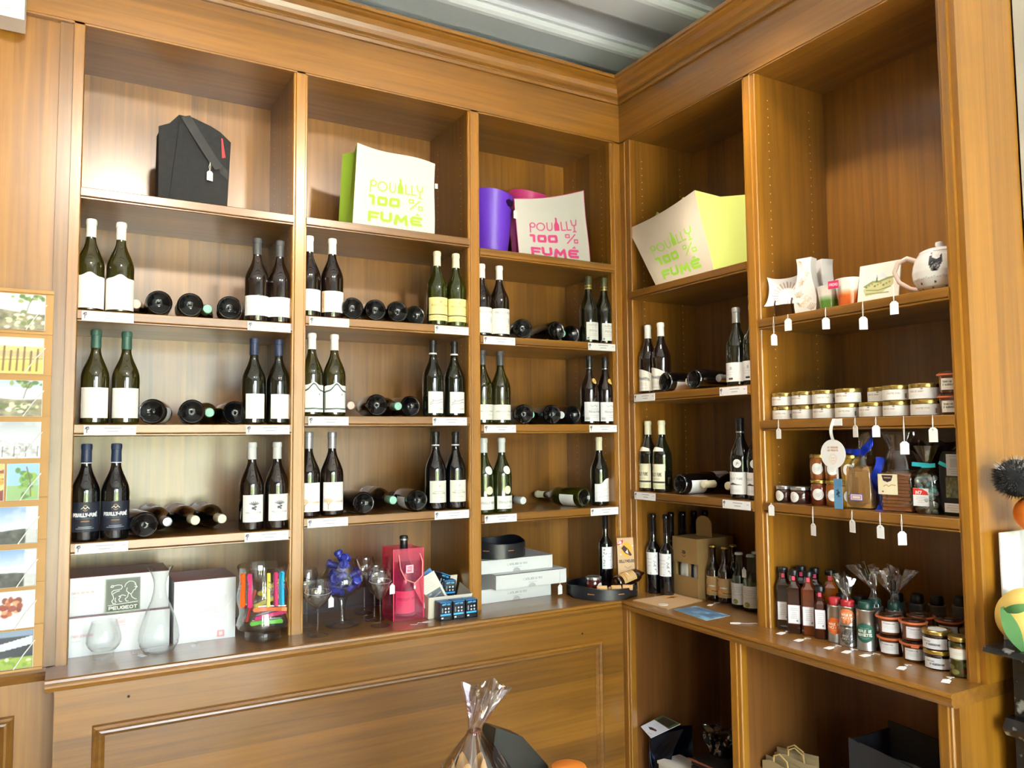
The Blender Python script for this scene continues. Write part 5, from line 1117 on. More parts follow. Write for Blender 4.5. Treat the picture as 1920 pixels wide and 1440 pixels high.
for k, (x, y) in enumerate(((.195, -1.150), (.225, -1.200), (.250, -1.250), (.262, -1.320))):
    tin('oil_tin', ORD[k]+' of the back row of shadowed tins with black caps', (x, y, ZK+.0004), .026, .135+.008*(k == 3), mat('black_plastic', '0f1112', .4), None, 0, .5, .028)
for k, (x, y) in enumerate(((.120, -1.000), (.140, -1.052))):
    tin('oil_tin', ('left', 'right')[k]+' dark capped tin behind the orange-labelled tin', (x, y, ZK+.0004), .022, .115, mat('black_plastic', '0f1112', .4), None, 0, .5, .026)
# preserving jars
ORR = mat('orange_rubber', 'c8683c', .55); TERR = glass_mat('terrine_jar', '6a3a1e', .12); DKJ = glass_mat('dark_preserve', '24130c', .1); 
i = Img(44, 36, 'e6e6e8', 1.3); i.rect(.0, 0, .03, 1, 'd4a4a0'); i.ell(.14, .84, .03, .03, '333333'); i.text('TERRINE', .2, .74, .5, .10, .03, '9a8a8a', op=.7); i.lines(.12, .9, [.58, .46, .34], .025, '9a9a9e', .6); TL = i
def weck(label, loc, face=.45, r=.037, h=.056, lab=TL, grp='glass-lidded jars with orange rubber seals', tab=False):
    o = thing('preserving_jar', label, 'jar', loc, BA+face, grp)
    part('glass_body', cached(('weck', r, h), lambda: MB().lathe([(0, 0), (r*.80, 0), (r*.86, .004), (r*.97, h-.012), (r, h-.008), (0, h-.008)], 36).mesh('glass_body', TERR)), None, o)
    part('rubber_seal', cached(('seal', r, h), lambda: MB().lathe([(r*.9, h-.008), (r*1.08, h-.008), (r*1.10, h-.006), (r*1.08, h-.003), (r*.9, h-.003)], 36).mesh('rubber_seal', ORR)), None, o)
    part('glass_lid', cached(('glid', r, h), lambda: MB().lathe([(0, h-.004), (r*.95, h-.003), (r*1.02, h), (r*.98, h+.004), (r*.72, h+.005), (r*.66, h+.002), (0, h+.002)], 36).mesh('glass_lid', thin_glass('jar_lid_glass', (.92, .86, .80), 1.45, .02, .05))), None, o)
    if tab: part('seal_tab', MB().prism([(-.012, 0), (.012, 0), (.010, -.022), (-.010, -.022)], h-.007, h-.004, 'z', M=T(.004, -r*1.05, 0)), ORR, o)
    part('label', label_mesh(('weck', id(lab), r, h), lab, h*.14, h*.72, .75, r*.965), None, o)
JZ = ZK+.0004
weck('lower orange-sealed terrine jar of the left stack', (.070, -1.210, JZ)); weck('upper orange-sealed terrine jar of the left stack', (.070, -1.208, JZ+.0625), .7)
weck('lower orange-sealed terrine jar of the front stack with loose tab', (.066, -1.289, JZ), .55, tab=True); weck('upper orange-sealed terrine jar of the front stack', (.067, -1.288, JZ+.0625), .75)
weck('lower orange-sealed jar behind the front stacks', (.152, -1.258, JZ)); weck('upper orange-sealed jar behind the front stacks', (.152, -1.258, JZ+.0625), .3)
weck('orange-sealed jar at the back near the end panel', (.165, -1.340, JZ), .2); weck('upper orange-sealed jar at the back near the end panel', (.165, -1.340, JZ+.0625), .4)
i = Img(60, 30, 'e9e9ec', 2.2); i.text('TARTARE', .1, .62, .3, .12, .035, '777780', op=.6); i.text("D'AUBERGINE", .24, .34, .5, .15, .045, '44444c', op=.8); i.lines(.1, .8, [.18], .03, '9a9aa0', .5); AUB = i
i = Img(24, 24, 'e4e2da', 1); LIDS = i
def lid_disc(o, r, h): 
    part('lid_sticker', MB().lathe([(0, h+.0006), (r*.62, h+.0006), (r*.62, h-.001)], 28), mat('lid_sticker', 'dcd9cf', .5), o)
o = jar('preserve_jar', 'lower gold-lidded dark jar beside the tall vegetable jar', (.056, -1.370, JZ), .040, .054, DKJ, GLID, AUB, rz=BA+.45, half=.95, lab_z=(.1, .8))
o = jar('preserve_jar', 'upper gold-lidded dark jar with white lid sticker beside the tall vegetable jar', (.056, -1.369, JZ+.0545), .040, .054, DKJ, GLID, AUB, rz=BA+.25, half=.95, lab_z=(.1, .8)); lid_disc(o, .040, .054)
o = jar('preserve_jar', 'gold-lidded jar with white lid sticker at the back by the end panel', (.150, -1.420, JZ+.0), .036, .105, DKJ, GLID, None, rz=BA); lid_disc(o, .036, .105)
VEG = Img(64, 64, '5a4a1c', 1.2); rs_ = random.Random(3)
for k in range(46): VEG.ell(rs_.random(), rs_.random()*.95, rs_.uniform(.06, .12), rs_.uniform(.05, .10), rs_.choice(['c8722a', 'd89a3a', 'b8a86a', '6a6a2c', '8a3a1c', 'a8a45c', '3c2c14']), .9)
o = jar('vegetable_jar', 'tall jar of mixed vegetables with gold lid at the end panel', (.052, -1.4515-.004, JZ), .0245, .0, DKJ, GLID) if False else thing('vegetable_jar', 'tall jar of mixed vegetables with gold lid at the end panel', 'jar', (.040, -1.452, JZ), BA+.4)
o.location = (.030, -1.447, JZ)
r = .0265
part('glass_body', MB().lathe([(0, 0), (r-.003, 0), (r, .004), (r, .088), (r-.003, .096), (r-.003, .100), (0, .100)], 36), GREENGL, o)
part('vegetables', MB().sheet(VEG, lambda u, v: ((r-.0015)*math.cos(2*PI*u), (r-.0015)*math.sin(2*PI*u), .003+.088*v)), GLOSSY, o)
part('lid', MB().lathe([(r-.003, .097), (r, .097), (r+.0005, .098), (r+.0005, .108), (r-.002, .110), (0, .109)], 32), GLID, o)
i = Img(40, 30, 'd8d4cc', 1.8); i.ell(.5, .5, .9, .48, 'e8e4dc'); i.lines(.25, .75, [.6, .45], .03, 'a09c94', .7); part('label', label_mesh('veglab', i, .050, .078, .9, r+.0003), None, o)
for k, (x, y, a, t) in enumerate(((-.004, -.860, -1.4, 'white price card in front of the second oil bottle'), (-.026, -.955, -1.5, 'pair of white price cards before the amber oil bottle'), (-.020, -1.068, -1.5, 'white price card before the orange-labelled tin'), (-.014, -1.125, -1.4, 'white price card before the cellophane-wrapped tins'), (0.0, -1.185, -1.7, 'white price card before the green-labelled tin'), (-.026, -1.315, -1.3, 'white price card before the front terrine jars'), (-.036, -1.450, -1.2, 'white price card at the right end of the worktop'))):
    flat_tag(t, (x, y, ZK), a, .85, .02)
# ------------------------------------------------------------------ shelf of jams and biscuits
Z3 = SB[32]+.0004
for y, r, t in ((-.822, .030, 'smaller dark jam jar with silver lid nearest the divider'), (-.893, .0365, 'wider dark jam jar with silver lid')):
    jar('jam_jar', t, (.066, y, Z3), r, .058, glass_mat('plum_jam', '3a1c18', .1), SILID, (JD, .018), rz=BA+.0, group='jam jars')
HON = [glass_mat('amber_jam', '8a4a10', .08), glass_mat('red_amber_jam', '6a2a0c', .08), glass_mat('yellow_jam', '9a7414', .08)]
for row in (0, 1):
    for k, y in enumerate((-.970, -1.030, -1.092)):
        m_ = HON[(1, 0, 2)[k]] if row == 0 else HON[(0, 0, 2)[k]]
        jar('jam_jar', ('lower', 'upper')[row]+' '+('reddish', 'amber', 'yellowish')[k]+' jam jar with gold lid, '+('left', 'middle', 'right')[k]+' of the stacked jars', (.068, y, Z3+row*.0855), .0295, .085, m_, GLID, (JD, .019), rz=BA+.45, group='jam jars')
# round shelf talker and blue strip
o = thing('shelf_talker', 'round white shelf talker on a strap printed Ici retrouver les produits', 'sign', (-.009, -1.105, SB[22]-.002), BA)
i = Img(80, 80, 'efedea', 1); i.text('ICI RETROUVER', .26, .70, .48, .05, .016, 'b08a70'); i.text('LES PRODUITS', .28, .60, .44, .05, .016, 'b08a70')
for q in (.16, .12): i.stroke([(.5+q*math.cos(t*PI/10), .32+q*1.15*math.sin(t*PI/10)) for t in range(21)], .012, 'cfa07c', .8)
for k in range(4): i.ell(.46+.08*(k % 2), .36-.09*(k//2), .028, .03, 'd8b494', .8)
part('strap', MB().grid(lambda u, v: (-.006+.012*u+.004*v, -.012-.02*math.sin(PI*v*.8), -.07*v), 3, 10, flip=True), mat('white_plastic_strip', 'eeeeec', .4), o)
part('mount', MB().box((-.010, -.004, -.022), (.022, -.001, 0)), MAT['white_plastic_strip'], o)
part('disc', MB().lathe([(0, 0), (.046, 0), (.046, .0015), (0, .0015)], 48, M=T(.0, -.022, -.112, rx=PI/2)), MAT['white_plastic_strip'], o)
part('print', MB().sheet(i, lambda u, v: (.0455*math.sqrt(max(0, 1-(2*v-1)**2))*(2*u-1), -.0239, -.112+.0455*(2*v-1))), PAPER, o)
i = Img(24, 70, '5f8fb4', .3); i.stroke([(.3, .62), (.7, .55), (.3, .48), (.7, .42)], .03, '22303c'); i.stroke([(.5, .66), (.5, .38)], .02, '22303c'); i.ell(.5, .52, .05, .04, '22303c')
o = thing('bookmark', 'pale blue strip card hanging in front of the amber jars', 'card', (-.014, -1.105, SB[32]+.001), BA)
part('strip', MB().box((-.0155, 0, 0), (.0155, .001, .095)), mat('blue_strip', '5f8fb4', .5), o); part('print', MB().sheet(i, lambda u, v: (-.015+.03*u, -.0004, .0005+.094*v)), PAPER, o); part('hook', MB().box((-.003, 0, .095), (.003, .001, .122)), TAGW, o)
# biscuit bags
def soft_block(w, d, h, seed, n=18, puff=.12):
    rs = random.Random(seed); ph = [rs.uniform(0, 6) for _ in range(8)]
    def fn(u, v):
        a = 2*PI*u; sx = abs(math.cos(a))**.45*math.copysign(1, math.cos(a)); sy = abs(math.sin(a))**.45*math.copysign(1, math.sin(a))
        k = (1-abs(2*v-1)**6*.25)*(1+.03*math.sin(3*a+ph[0]+5*v)+.025*math.sin(7*a+ph[1]))
        return (w/2*sx*k, d/2*sy*k, h*v)
    return MB().grid(fn, 4*n+1, 14)
BISC = mat('biscuit', 'b98a4a', .85); GING = mat('gingerbread', '9a5a2a', .85)
o = thing('biscuit_bag', 'cellophane bag of pale biscuits tied with blue foil ribbon', 'bag', (.070, -1.133, Z3), BA+.1)
for k in range(6):
    part('biscuit', MB().prism([(-.040, .004), (.040, .004), (.042, .11), (.034, .135), (.012, .128), (0, .138), (-.014, .128), (-.034, .136), (-.042, .11)], -.028+.0095*k, -.021+.0095*k, 'y'), BISC, o)
film = soft_block(.092, .066, .142, 4); part('film', film, CELLO, o)
part('gathered_neck', MB().grid(lambda u, v: ((.042*(1-v)**1.2+.006+.05*max(0, v-.55))*math.cos(2*PI*u)*(1+.15*math.sin(6*PI*u))+.012*v, (.03*(1-v)**1.2+.005+.018*max(0, v-.55))*math.sin(2*PI*u)+.01*v, .14+.095*v+.01*v*math.sin(8*PI*u)), 41, 14), CELLO, o)
BLF = mat('blue_foil', '1a3ac8', .18, Metallic=.6)
part('foil_ribbon', MB().grid(lambda u, v: (.046+.024*u+.008*math.sin(9*v), -.012+.012*math.sin(7*v+u), .165*v*1.0), 5, 24, flip=True).grid(lambda u, v: (.012+.045*v+.012*math.sin(4*v), -.018-.006*math.sin(6*v+2*u), .178+.075*v+.03*(u-.5)*(1+v)), 4, 12, flip=True).grid(lambda u, v: (.008-.055*v, -.02-.006*math.sin(5*v), .178+.006*v+.022*(u-.5)*(1-.4*v)), 4, 10), BLF, o)
i = Img(50, 30, 'ece8ea', 1.6); i.rect(.0, 0, 1, .1, '4a4a9a'); i.rect(0, .9, 1, 1, '4a4a9a'); i.rect(0, 0, .06, 1, '4a4a9a'); i.rect(.94, 0, 1, 1, '4a4a9a'); i.rect(.14, .22, .86, .78, 'c86a78'); i.rect(.2, .32, .8, .68, 'e4dcd8')
part('label', MB().sheet(i, lambda u, v: (-.024+.044*u, -.0355, .026+.022*v)), PAPER, o)
o = thing('biscuit_bag', 'cellophane bag of stacked gingerbread slices with cream label', 'bag', (.078, -1.258, Z3), BA+.15)
for k in range(11): part('gingerbread_slice', MB().box((-.043+.002*(k % 2), -.030, .004+.0105*k), (.043-.002*(k % 3), .030, .0125+.0105*k)), GING, o)
part('film', soft_block(.104, .074, .130, 8), CELLO, o)
part('gathered_neck', MB().grid(lambda u, v: ((.050*(1-v)**.8+.006+.10*max(0, v-.55))*math.cos(2*PI*u)*(1+.1*math.sin(10*PI*u)), (.034*(1-v)**.8+.005+.03*max(0, v-.55))*math.sin(2*PI*u), .128+.115*v), 45, 16), thin_glass('grey_cellophane', (.62, .58, .6), 1.5, .08, .12), o)
i = Img(60, 50, 'e6dcb8', 1.2); i.poly([(.2, .95), (.78, .95), (.7, .68), (.5, .6), (.28, .68)], '3c1c22'); i.lines(.3, .7, [.82], .05, 'd8ccb0', .8); i.stroke([(.3, .40), (.45, .48), (.55, .40), (.7, .48), (.9, .46)], .035, 'a87a3c', .9); i.ell(.25, .14, .06, .04, '9a5a2a')
part('label', MB().sheet(i, lambda u, v: (-.050+.060*u, -.0385-.002*math.sin(PI*u), .052+.062*v)), PAPER, o)
o = thing('candy_bag', 'cellophane bag of pale turquoise sweets with red N7 label and bow', 'bag', (.070, -1.351, Z3), BA+.2)
CANS = [mat('mint_candy', '9cc0b8', .35), mat('grey_candy', 'a8b0aa', .35), mat('teal_candy', '6aa8a4', .3)]
cand = [MB().lathe([(0, 0), (.006, .0015), (.009, .006), (.006, .0105), (0, .012)], 10).mesh('sweet', m_) for m_ in CANS]; rs_ = random.Random(11)
for k in range(70):
    c_ = part('sweet', cand[k % 3], None, o); a = rs_.uniform(0, 6.28); rr = .022*math.sqrt(rs_.random()); c_.location = (rr*1.15*math.cos(a), rr*.9*math.sin(a)-.002, .004+.105*rs_.random()); c_.rotation_euler = (rs_.uniform(0, 3), rs_.uniform(0, 3), 0)
part('film', soft_block(.066, .056, .118, 12), CELLO, o)
part('gathered_neck', MB().grid(lambda u, v: ((.032*(1-min(1, 3*v))+.007+.040*max(0, v-.33))*math.cos(2*PI*u)*(1+.12*math.sin(8*PI*u)), (.026*(1-min(1, 3*v))+.006+.03*max(0, v-.33))*math.sin(2*PI*u), .116+.085*v), 41, 16), thin_glass('golden_cellophane', (.85, .82, .55), 1.5, .1, .16), o)
TQ = mat('turquoise_ribbon', '2fb4bc', .45)
part('bow', MB().box((-.045, -.016, .138), (.002, -.012, .150), M=T(0, 0, 0, ry=.06)).box((-.002, -.017, .136), (.036, -.013, .148), M=T(0, 0, 0, ry=-.05)).box((-.030, -.019, .150), (.004, -.015, .160), M=T(0, 0, 0, ry=.45)), TQ, o)
i = Img(40, 48, 'e6e6e4', .85); i.poly([(0, .62), (1, .62), (.9, .82), (.6, .96), (.2, 1), (0, .98)], 'cc2a28'); i.text('N7', .2, .68, .34, .16, .05, 'f0ecea'); i.lines(.15, .85, [.5, .4, .3, .2], .025, '9a9a98', .6)
part('label', MB().sheet(i, lambda u, v: (-.031+.044*u, -.0295, .024+.052*v)), PAPER, o)
o = thing('herb_pouch', 'black pouch with clear window of dried herbs beside the end stile', 'pouch', (.085, -1.428, Z3), BA)
part('pouch', soft_block(.082, .040, .185, 15, puff=.05), mat('black_pouch', '141314', .45), o)
i = Img(40, 40, '5a5a34', 1.0); n_ = noise2(40, 40, 10, 5); i.a *= (.55+.9*n_)[..., None]; part('herb_window', MB().sheet(i, lambda u, v: (-.018+.05*u, -.0215, .052+.058*v)), GLOSSY, o)
i = Img(40, 60, 'd2d0cc', .7); i.lines(.15, .85, [.9, .3, .2, .1], .02, '77777a', .7); i.rect(.25, .38, .75, .8, 'b4b2ae', .8); part('label', MB().sheet(i, lambda u, v: (-.014+.045*u, -.0217, .115+.062*v)), PAPER, o)
i = Img(40, 20, 'dcdad6', 2); i.lines(.1, .9, [.75, .5, .25], .06, '8a8a8c', .7); part('label', MB().sheet(i, lambda u, v: (-.024+.056*u, -.0218, .010+.026*v)), PAPER, o)
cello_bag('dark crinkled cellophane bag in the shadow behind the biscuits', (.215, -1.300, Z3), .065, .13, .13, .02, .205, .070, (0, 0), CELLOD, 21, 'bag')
# ------------------------------------------------------------------ shelf of gold-lidded jars
Z2 = SB[22]+.0004
CREAMJ = glass_mat('pate_jar', '8a6a4e', .15)
i1 = Img(60, 24, 'e9e7e2', 3.2); i1.text('TERRINE DE CANARD', .12, .62, .4, .13, .035, 'b08a80', op=.7); i1.lines(.12, .6, [.4, .25], .03, 'c8c4bc', .6); i1.rect(.46, .86, .52, .96, '555555')
i2_ = Img(60, 24, 'e9e7e2', 3.2); i2_.text("RILLETTES D'OIE", .30, .56, .36, .14, .035, 'b09a80', op=.7); i2_.lines(.3, .7, [.3], .03, 'c8c4bc', .6); i2_.rect(.80, .15, .86, .6, '6a6a6a', .8)
rowb = [-.826, -.914, -1.000, -1.088, -1.176, -1.262, -1.356]; rowt = [-.825, -.914, -.998, -1.090, -1.182, -1.262, -1.352]
NTH = ['first', 'second', 'third', 'fourth', 'fifth', 'sixth', 'seventh']
for row, ys in ((0, rowb), (1, rowt)):
    for k, y in enumerate(ys):
        x = .075 if not (row == 1 and k == 4) else .115; rr = .0415 if k != 6 else .0435
        if row == 0 and k == 4: x = .078
        jar('preserve_jar', '%s gold-lidded white-labelled jar from the left in the %s row' % (NTH[k], ('bottom', 'top')[row]), (x, y, Z2+row*.0485), rr, .048, CREAMJ, GLID, i1 if (k+row) % 3 else i2_, .013, rz=BA+.45+random.uniform(-.15, .15), group='gold-lidded jars in two rows', lab_z=(.08, .98), half=1.25)
i = Img(50, 30, 'e9e6da', 1.8); i.text('TERRINE', .12, .62, .5, .14, .04, '55524a'); i.text("D'AUBERGINE", .12, .36, .7, .14, .04, '55524a'); i.lines(.12, .7, [.2], .03, '99958a', .6); WL = i
weck('lower orange-sealed jar at the right end of the gold-lidded jars', (.070, -1.437, Z2), .4, .035, .058, WL, 'orange-sealed jars by the end stile'); weck('upper orange-sealed jar at the right end of the gold-lidded jars', (.070, -1.437, Z2+.0645), .4, .035, .058, WL, 'orange-sealed jars by the end stile')
for y, dr, t, s in ((-.869, .030, 'first hanging tag below the gold-lidded jars', .9), (-1.172, .024, 'second hanging tag below the gold-lidded jars', .95), (-1.244, .026, 'third hanging tag below the gold-lidded jars', .9), (-1.335, .075, 'fourth hanging tag on the longest string below the gold-lidded jars', .95), (-1.424, .035, 'fifth hanging tag near the right end below the gold-lidded jars', 1.05)):
    hang_tag('white '+t, (-.008, y, SB[22]+.0005), dr, BA+random.uniform(-.4, .5), s)
for y, dr, t, s in ((-.826, .006, 'first hanging tag below the jam shelf', .95), (-1.000, .055, 'second hanging tag on a long string below the jam shelf', 1.), (-1.148, .030, 'third hanging tag below the jam shelf', 1.), (-1.245, .038, 'fourth hanging tag below the jam shelf', 1.), (-1.315, .050, 'fifth hanging tag twisted sideways below the jam shelf', 1.)):
    hang_tag('white '+t, (-.008, y, SB[32]+.0005), dr, BA+(1.0 if 'twisted' in t else random.uniform(-.3, .5)), s)
# ------------------------------------------------------------------ ceramics shelf
Z1 = SB[12]+.0004
CER = mat('white_ceramic', 'e9e9ea', .12, Coat_Weight=.5)
o = thing('ceramic_dish', 'square white ceramic dish with brown ray pattern on a stand', 'dish', (.050, -.860, Z1+.042), rot=(-.32, 0, BA+.35))
i = Img(60, 60, 'f0efee', 1); rs_ = random.Random(2)
for k in range(22):
    a = k*2*PI/22+.1; i.stroke([(.5+.25*math.cos(a), .5+.25*math.sin(a)), (.5+.40*math.cos(a), .5+.40*math.sin(a))], .03 if k % 2 else .018, ('8a4a3a', 'a87a5a')[k % 2], .85)
def dish(u, v): 
    x, z = 2*u-1, 2*v-1; k = 1-.12*(1-x*x)*abs(z)**3-.12*(1-z*z)*abs(x)**3
    return (.062*x*k, .018*(1-x*x)*(1-z*z)-.014*(abs(x)**4+abs(z)**4), .052+.058*z*k)
part('dish_face', MB().sheet(i, dish), GLOSSY, o); part('dish_back', MB().grid(lambda u, v: tuple(Vector(dish(u, v))+Vector((0, .004, 0))), 20, 20, flip=True), CER, o)
part('stand', MB().tube([(-.03, -.012, .004), (-.03, .01, -.028), (-.03, .05, -.040)], .003, 8).tube([(.03, -.012, .004), (.03, .01, -.028), (.03, .05, -.040)], .003, 8).tube([(-.03, .02, -.03), (.03, .02, -.03)], .003, 8).tube([(-.03, -.010, .02), (-.03, -.012, .004)], .003, 8).tube([(.03, -.010, .024), (.03, -.012, .004)], .003, 8), mat('dark_wood_stand', '3c2420', .4), o)
def vase_sq(label, loc, rz, img):
    o = thing('ceramic_vase', label, 'vase', loc, rz, 'square white vases')
    P_ = [(.036, 0), (.040, .03), (.041, .06), (.036, .09), (.028, .12), (.024, .15), (.024, .175), (.027, .198)]
    mb = MB()
    hw = lambda v: np.interp(v*.198, [z for r, z in P_], [r for r, z in P_])
    mb.sheet(img, lambda u, v: (hw(v)*(2*u-1), -.022, .198*v), 0)
    for sx in (-1, 1): mb.grid(lambda u, v, sx=sx: (sx*hw(v), -.022+.044*u, .198*v), 4, 20, 1, (1, 1, .999), flip=(sx < 0))
    mb.grid(lambda u, v: (hw(v)*(1-2*u), .022, .198*v), 4, 20, 1, (1, 1, .999))
    mb.box((-.026, -.02, .190), (.026, .02, .192), 1, (1, 1, .999)).box((-.035, -.021, 0), (.035, .021, .002), 1, (1, 1, .999))
    part('vase_body', mb, [GLOSSY, CER], o); return o
i = Img(80, 190, 'f1efec', .4); rs_ = random.Random(4)
for cx_, cy_, a0 in ((.3, .98, 3.6), (.85, .05, 1.2), (.2, .28, .8), (.5, .55, 2.2)):
    for k in range(7): a = a0+.22*k; i.stroke([(cx_+.10*math.cos(a), cy_+.04*math.sin(a)), (cx_+.34*math.cos(a), cy_+.13*math.sin(a))], .008, 'a07848', .85)
for k in range(16):
    x, y = rs_.uniform(.2, .8), rs_.uniform(.1, .85); i.stroke([(x+(.05+.05*math.sin(2*t))*math.cos(t)*1.2, y+(.05+.03*math.sin(2*t))*math.sin(t)*.5) for t in np.linspace(0, 5.5, 12)], .0055, 'c89a5c', .8)
vase_sq('square white vase with gold flower pattern beside the dish', (.078, -.940, Z1), BA+.25, i)
vase_sq('plain second white vase behind the gold-patterned vase', (.150, -.950, Z1), BA-.3, Img(20, 20, 'e8e8ea', .4))
def cup(label, loc, col, r=.041, h=.088):
    o = thing('ceramic_cup', label, 'cup', loc, BA+.5, 'ceramic cups')
    i = Img(30, 40, 'e9e6de', 2); t = np.clip((.62-i.Y)/.25+.25*(noise2(30, 40, 4, 6)-.5), 0, 1); i.blend(t, col)
    mb = MB(); f = lambda u, v: ((r*(.76+.24*v))*math.cos(2*PI*u), (r*(.76+.24*v))*math.sin(2*PI*u), .002+h*v)
    i.a[:, -1] = i.a[:, 0]
    part('cup_wall', MB().sheet(i, f), GLOSSY, o); part('cup_inside', MB().lathe([(0, .008), (r*.72, .008), (r*.76, .02), (r-.003, h), (r-.001, h+.0025), (r, h+.002)], 32), CER, o); part('cup_base', MB().lathe([(0, 0), (r*.72, 0), (r*.76, .002)], 32), CER, o)
    return o
cup('ceramic cup fading from white to green', (.075, -1.030, Z1), '5e8c3c', .038, .082)
o = cup('ceramic cup fading from white to orange with PROMO sticker', (.068, -1.112, Z1), 'd0622a', .043, .092)
i = Img(40, 20, 'b8204e', 2); i.text('PROMO', .12, .36, .76, .3, .07, 'ecd4dc'); part('promo_sticker', MB().sheet(i, lambda u, v: (-.052+.036*u, -.0415-.004*u, .062+.026*v)), PAPER, o); o.children[-1].rotation_euler = (0, 0, -.2)
cup('grey and white ceramic cup half hidden behind the orange one', (.125, -1.165, Z1), '8a8a84', .040, .086)
i = Img(90, 80, 'e9e5d8', 1.1); 
i.poly([(.25, .62), (.36, .78), (.46, .66), (.58, .76), (.72, .60)], 'cfd8dc', .8); i.poly([(.12, .36), (.3, .52), (.55, .56), (.85, .58), (.86, .40), (.6, .24), (.2, .18)], 'b8b878', .8); i.stroke([(.15, .44), (.35, .54), (.5, .52), (.7, .58), (.88, .60)], .05, '6f7a44', .8); i.poly([(.42, .52), (.45, .70), (.48, .52)], '5c6248'); i.stroke([(.2, .24), (.75, .22)], .03, '7c7c44', .8); i.stroke([(.2, .34), (.5, .30), (.8, .36)], .02, '5c5c34', .8)
for k in range(9): i.ell(.2+.07*k, .42+.03*(k % 3), .03, .025, ('565c34', '8a8a50', 'a8804c')[k % 3], .8)
o = thing('painted_tile', 'leaning square tile painted with a village landscape', 'tile', (.055, -1.222, Z1), rot=(-.22, 0, BA+.15))
part('tile', MB().box((-.066, 0, 0), (.066, .006, .132)), CER, o); part('painting', MB().sheet(i, lambda u, v: (-.0655+.131*u, -.0005, .0005+.131*v)), GLOSSY, o)
# teapot with a hen
o = thing('teapot', 'white teapot with a speckled hen and black dots', 'teapot', (.088, -1.410, Z1), BA)
R_ = .076
pr = [(.0, 0), (.040, 0), (.044, .003), (.062, .016), (.074, .040), (.0765, .062), (.073, .085), (.066, .105), (.056, .120)]
i = Img(150, 80, 'dcdcd8', 3.4)
def hen(cx, cy):
    pts = [(-.08, .16), (-.055, .24), (-.035, .20), (-.02, .13), (.04, .10), (.09, .13), (.11, .20), (.13, .18), (.12, .04), (.06, -.10), (-.03, -.11), (-.075, 0)]
    i.poly([(cx+a*.32*1.2, cy+b*1.1) for a, b in pts], '1c1a1c')
    rs = random.Random(1)
    for _ in range(30): i.ell(cx+rs.uniform(-.02, .03), cy+rs.uniform(-.09, .06), .012, .010, '9a989a', .8)
    i.ell(cx-.020, cy+.25, .02, .03, '8a2c2c')
for cx_ in (.30, .80): hen(cx_, .68)
for k in range(60): i.ell(k/60, .46+.012*math.sin(k*2), .014, .012, '9a9898', .8)
for k in range(20): i.ell((k+.5*(k % 2))/20, (.36, .24)[k % 2], .022, .022, '141414')
zz = np.array([z for r, z in pr]); rr_ = np.array([r for r, z in pr]); sl = np.concatenate([[0], np.cumsum(np.hypot(np.diff(rr_), np.diff(zz)))]); sl /= sl[-1]
i.a[:, -1] = i.a[:, 0]
def pot(u, v):
    w = .12+.88*v; r = np.interp(w, sl, rr_); z = np.interp(w, sl, zz); return (r*math.cos(2*PI*u), r*math.sin(2*PI*u), z)
part('pot_body', MB().sheet(i, pot), GLOSSY, o); part('pot_base', MB().lathe(pr[:4], 40), CER, o)
part('lid', MB().lathe([(.058, .119), (.056, .124), (.040, .132), (.018, .137), (.0, .138)], 36), CER, o); part('lid_knob', MB().lathe([(.0, .136), (.008, .137), (.012, .145), (.011, .153), (.004, .156), (0, .156)], 24), CER, o)
part('handle', MB().tube([(-.060, -.02, .104), (-.085, -.03, .118), (-.110, -.038, .108), (-.120, -.042, .080), (-.108, -.038, .048), (-.080, -.028, .024), (-.055, -.018, .014)], [.008, .008, .007, .0065, .0065, .007, .008], 10), mat('pinkish_ceramic', 'd8c0b4', .15), o)
part('spout', MB().tube([(.060, .03, .05), (.088, .044, .075), (.098, .05, .11)], [.016, .011, .008], 12), CER, o)
for x, y, z, dr, t, s, a in ((-.008, -.862, .001, .062, 'white price tag turned edge-on below the ceramic dish', 1., 1.35), (-.008, -.925, .001, .016, 'white price tag below the gold-patterned vase', 1.05, .2), (-.008, -1.078, .001, .034, 'white price tag below the green cup', .95, .9), (-.008, -1.215, .001, .050, 'white price tag below the painted tile', 1., .9)):
    hang_tag(t, (x, y, SB[12]+z), dr, BA+a, s)
hang_tag('white price tag hanging from the teapot handle', (-.010, -1.322, SB[12]+.035), .052, BA+.2, 1.)

# ------------------------------------------------------------------ postcards on the left
BD = mat('brown_board', 'b98f58', .7)
pb = thing('postcard_board', 'tall brown board holding rows of postcards at the far left', 'board', (-2.400, -.020, ZK+.004))
part('board', MB().box((-.20, 0, 0), (.205, .012, 1.128)), BD, pb)
for k in range(10): part('ledge', MB().box((-.20, -.006, .001+.124*k), (.205, 0, .008+.124*k)), BD, pb)
def land(seed, top, bot, hz=.45, w=66, h=48):
    i = Img(w, h, top, 1.4); t = np.clip((i.Y-hz)/(1-hz), 0, 1); i.a = (i.rgb(top)*t[..., None]+np.array([.93, .95, .97])*(1-t[..., None]))
    n = noise2(w, h, 4, seed); i.a += (np.array([1, 1, 1])-i.a)*np.clip((n-.5)*2, 0, 1)[..., None]*.6
    hill = hz+.05*np.sin(i.X*3+seed)+.03*noise2(w, h, 6, seed+1); m = np.clip((hill-i.Y)/.02, 0, 1); n2 = noise2(w, h, 10, seed+2)
    g = i.rgb(bot)*(.6+.8*n2)[..., None]; i.a = i.a*(1-m[..., None])+g*m[..., None]; return i
def blobs(i, cx, cy, sx, sy, n, cols, r, seed):
    rs = random.Random(seed)
    for _ in range(n): i.ell(cx+rs.gauss(0, sx), cy+rs.gauss(0, sy), r*rs.uniform(.6, 1.4), r*rs.uniform(.5, 1.2), rs.choice(cols), .9)
    return i
PC = []
